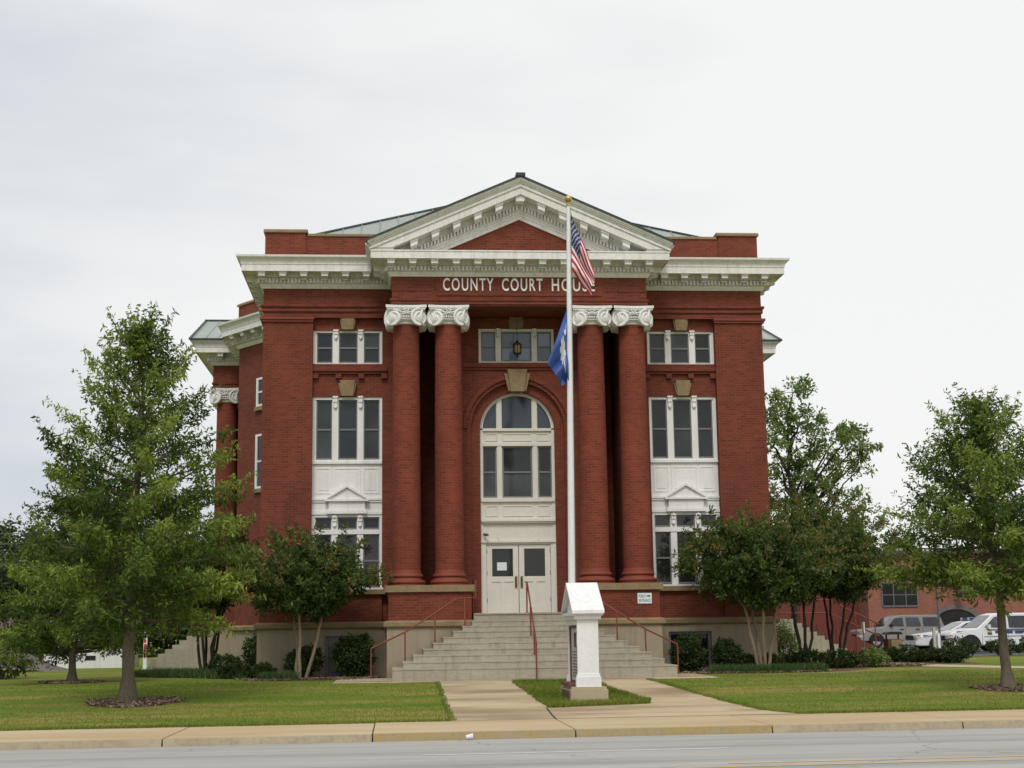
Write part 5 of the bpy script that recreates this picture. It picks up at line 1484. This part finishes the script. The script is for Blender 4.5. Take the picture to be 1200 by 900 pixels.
m = MB(); m.tube([(0,0,-.1), (0,0,8.2)], [.14, .1], 8); m.build('post', 'bark', up)
m = MB(); m.box(-.9, .9, -.06, .06, 7.5, 7.62); m.build('crossarm', 'bark', up)
wires = [(7.55, 609, 'highest'), (6.95, 623, 'second highest'), (6.35, 641, 'second lowest'), (5.75, 654, 'lowest')]
for k, (zt, py, nm) in enumerate(wires):
    m = MB(); pts = [(0, 0, 0)] + [(-i*1.6, .0, .055*(i-8)**2*.08 - .28) for i in range(1, 17)]
    m.tube(pts, .022, 5); o = m.build('power_line', 'grey_metal', None, 60, loc=(-22.5, 43.9-.02*k, zt+.4)); tag(o, nm + ' power line crossing in front of the distant treeline', 'cable')
tf = thing('transformer', 'pale round transformer tank by the power lines', 'transformer', (-27.7, 43.8, 1.9))
m = MB(); m.lathe([(.28, 0), (.3, .1), (.3, .8), (.2, .9)], n=12); m.build('tank', 'pale_wall', tf)
m = MB(); m.tube([(0, .35, -1.6), (0, .35, 6)], .12, 8); m.box(-.05, .05, .25, .4, .2, .6); m.build('post', 'bark', tf)

# ------------------------------------------------------------------ world, sun, camera
SUN_AZ, SUN_EL = R(192), R(50)       # azimuth measured from +Y towards +X: behind and left of the camera
w = bpy.data.worlds.new('World'); scene.world = w; w.use_nodes = True
nt = w.node_tree; bg = nt.nodes['Background']; out = nt.nodes['World Output']
sky = nt.nodes.new('ShaderNodeTexSky'); sky.sky_type = 'NISHITA'; sky.sun_disc = False
sky.sun_elevation = SUN_EL; sky.sun_rotation = SUN_AZ; sky.air_density = 1.2; sky.dust_density = 3
nt.links.new(sky.outputs[0], bg.inputs['Color']); bg.inputs['Strength'].default_value = .10
tc = nt.nodes.new('ShaderNodeTexCoord'); dirv = tc.outputs['Generated']
sv = scaled(nt, dirv, (1.0, 1.0, 2.6))
n1 = noise(nt, sv, 1.5, 5, .5); n2 = noise(nt, scaled(nt, dirv, (1.2, 1.2, 5)), 2.6, 5, .5)
sep = nt.nodes.new('ShaderNodeSeparateXYZ'); nt.links.new(dirv, sep.inputs[0])
def mth(op, a, b):
    n = nt.nodes.new('ShaderNodeMath'); n.operation = op
    for s_, v_ in zip(n.inputs, (a, b)):
        if isinstance(v_, (int, float)): s_.default_value = v_
        else: nt.links.new(v_, s_)
    return n.outputs[0]
# bright break in the cloud up to the right, greyer bank low on the left
tilt = mth('ADD', mth('ADD', mth('MULTIPLY', sep.outputs['X'], .75), mth('MULTIPLY', sep.outputs['Z'], .55)), -.34)
f = mth('ADD', mth('ADD', mth('MULTIPLY', n1, .95), mth('MULTIPLY', n2, .65)), tilt)
cl = ramp(nt, f, [(.20, (.60,.67,.75)), (.44, (.76,.80,.84)), (.60, (.90,.91,.915)), (.80, (1.0,1.0,.995))])
cb = nt.nodes.new('ShaderNodeBackground'); nt.links.new(cl.outputs[0], cb.inputs['Color']); 
# the cloud is thin and bright around the hidden sun, behind the camera
dp = nt.nodes.new('ShaderNodeVectorMath'); dp.operation = 'DOT_PRODUCT'; nt.links.new(dirv, dp.inputs[0])
dp.inputs[1].default_value = (math.sin(SUN_AZ)*math.cos(SUN_EL), math.cos(SUN_AZ)*math.cos(SUN_EL), math.sin(SUN_EL))
glow = mth('ADD', mth('MULTIPLY', mth('POWER', mth('MAXIMUM', dp.outputs['Value'], 0.0), 2.5), .18), .945)
nt.links.new(glow, cb.inputs['Strength'])
mx = nt.nodes.new('ShaderNodeMixShader'); mx.inputs[0].default_value = .95
nt.links.new(bg.outputs[0], mx.inputs[1]); nt.links.new(cb.outputs[0], mx.inputs[2]); nt.links.new(mx.outputs[0], out.inputs['Surface'])

sl = bpy.data.lights.new('sun', 'SUN'); sl.energy = 1.5; sl.angle = R(16); sl.color = (1, .965, .91)
so = bpy.data.objects.new('sun', sl); COL.objects.link(so)
d = Vector((math.sin(SUN_AZ)*math.cos(SUN_EL), math.cos(SUN_AZ)*math.cos(SUN_EL), math.sin(SUN_EL)))
so.rotation_euler = d.to_track_quat('Z', 'Y').to_euler(); so.location = d*60 + Vector((0, 0, 20))

cx, D, h, yaw, pit, rol, f_ = -3.6611, 43.5559, 1.70, .0805295, .1696154, -.0137767, 1699.54
fw = Vector((math.sin(yaw)*math.cos(pit), math.cos(yaw)*math.cos(pit), math.sin(pit)))
r_ = Vector((math.cos(yaw), -math.sin(yaw), 0)); u_ = r_.cross(fw)
c_, s_ = math.cos(rol), math.sin(rol); r2 = r_*c_ + u_*s_; u2 = -r_*s_ + u_*c_
cd = bpy.data.cameras.new('camera'); cd.sensor_width = 36; cd.lens = f_/1200*36; cd.clip_end = 2000; cd.clip_start = .2
co = bpy.data.objects.new('camera', cd); COL.objects.link(co)
co.matrix_world = Matrix(((r2.x, u2.x, -fw.x, cx), (r2.y, u2.y, -fw.y, -D), (r2.z, u2.z, -fw.z, h), (0, 0, 0, 1)))
scene.camera = co
scene.view_settings.view_transform = 'Standard'; scene.view_settings.look = 'None'; scene.view_settings.exposure = 0; scene.view_settings.gamma = 1
scene.render.resolution_x = 1024; scene.render.resolution_y = 768
scene.render.engine = 'CYCLES'; scene.cycles.use_denoising = True
scene.cycles.max_bounces = 6; scene.cycles.diffuse_bounces = 3; scene.cycles.transparent_max_bounces = 4
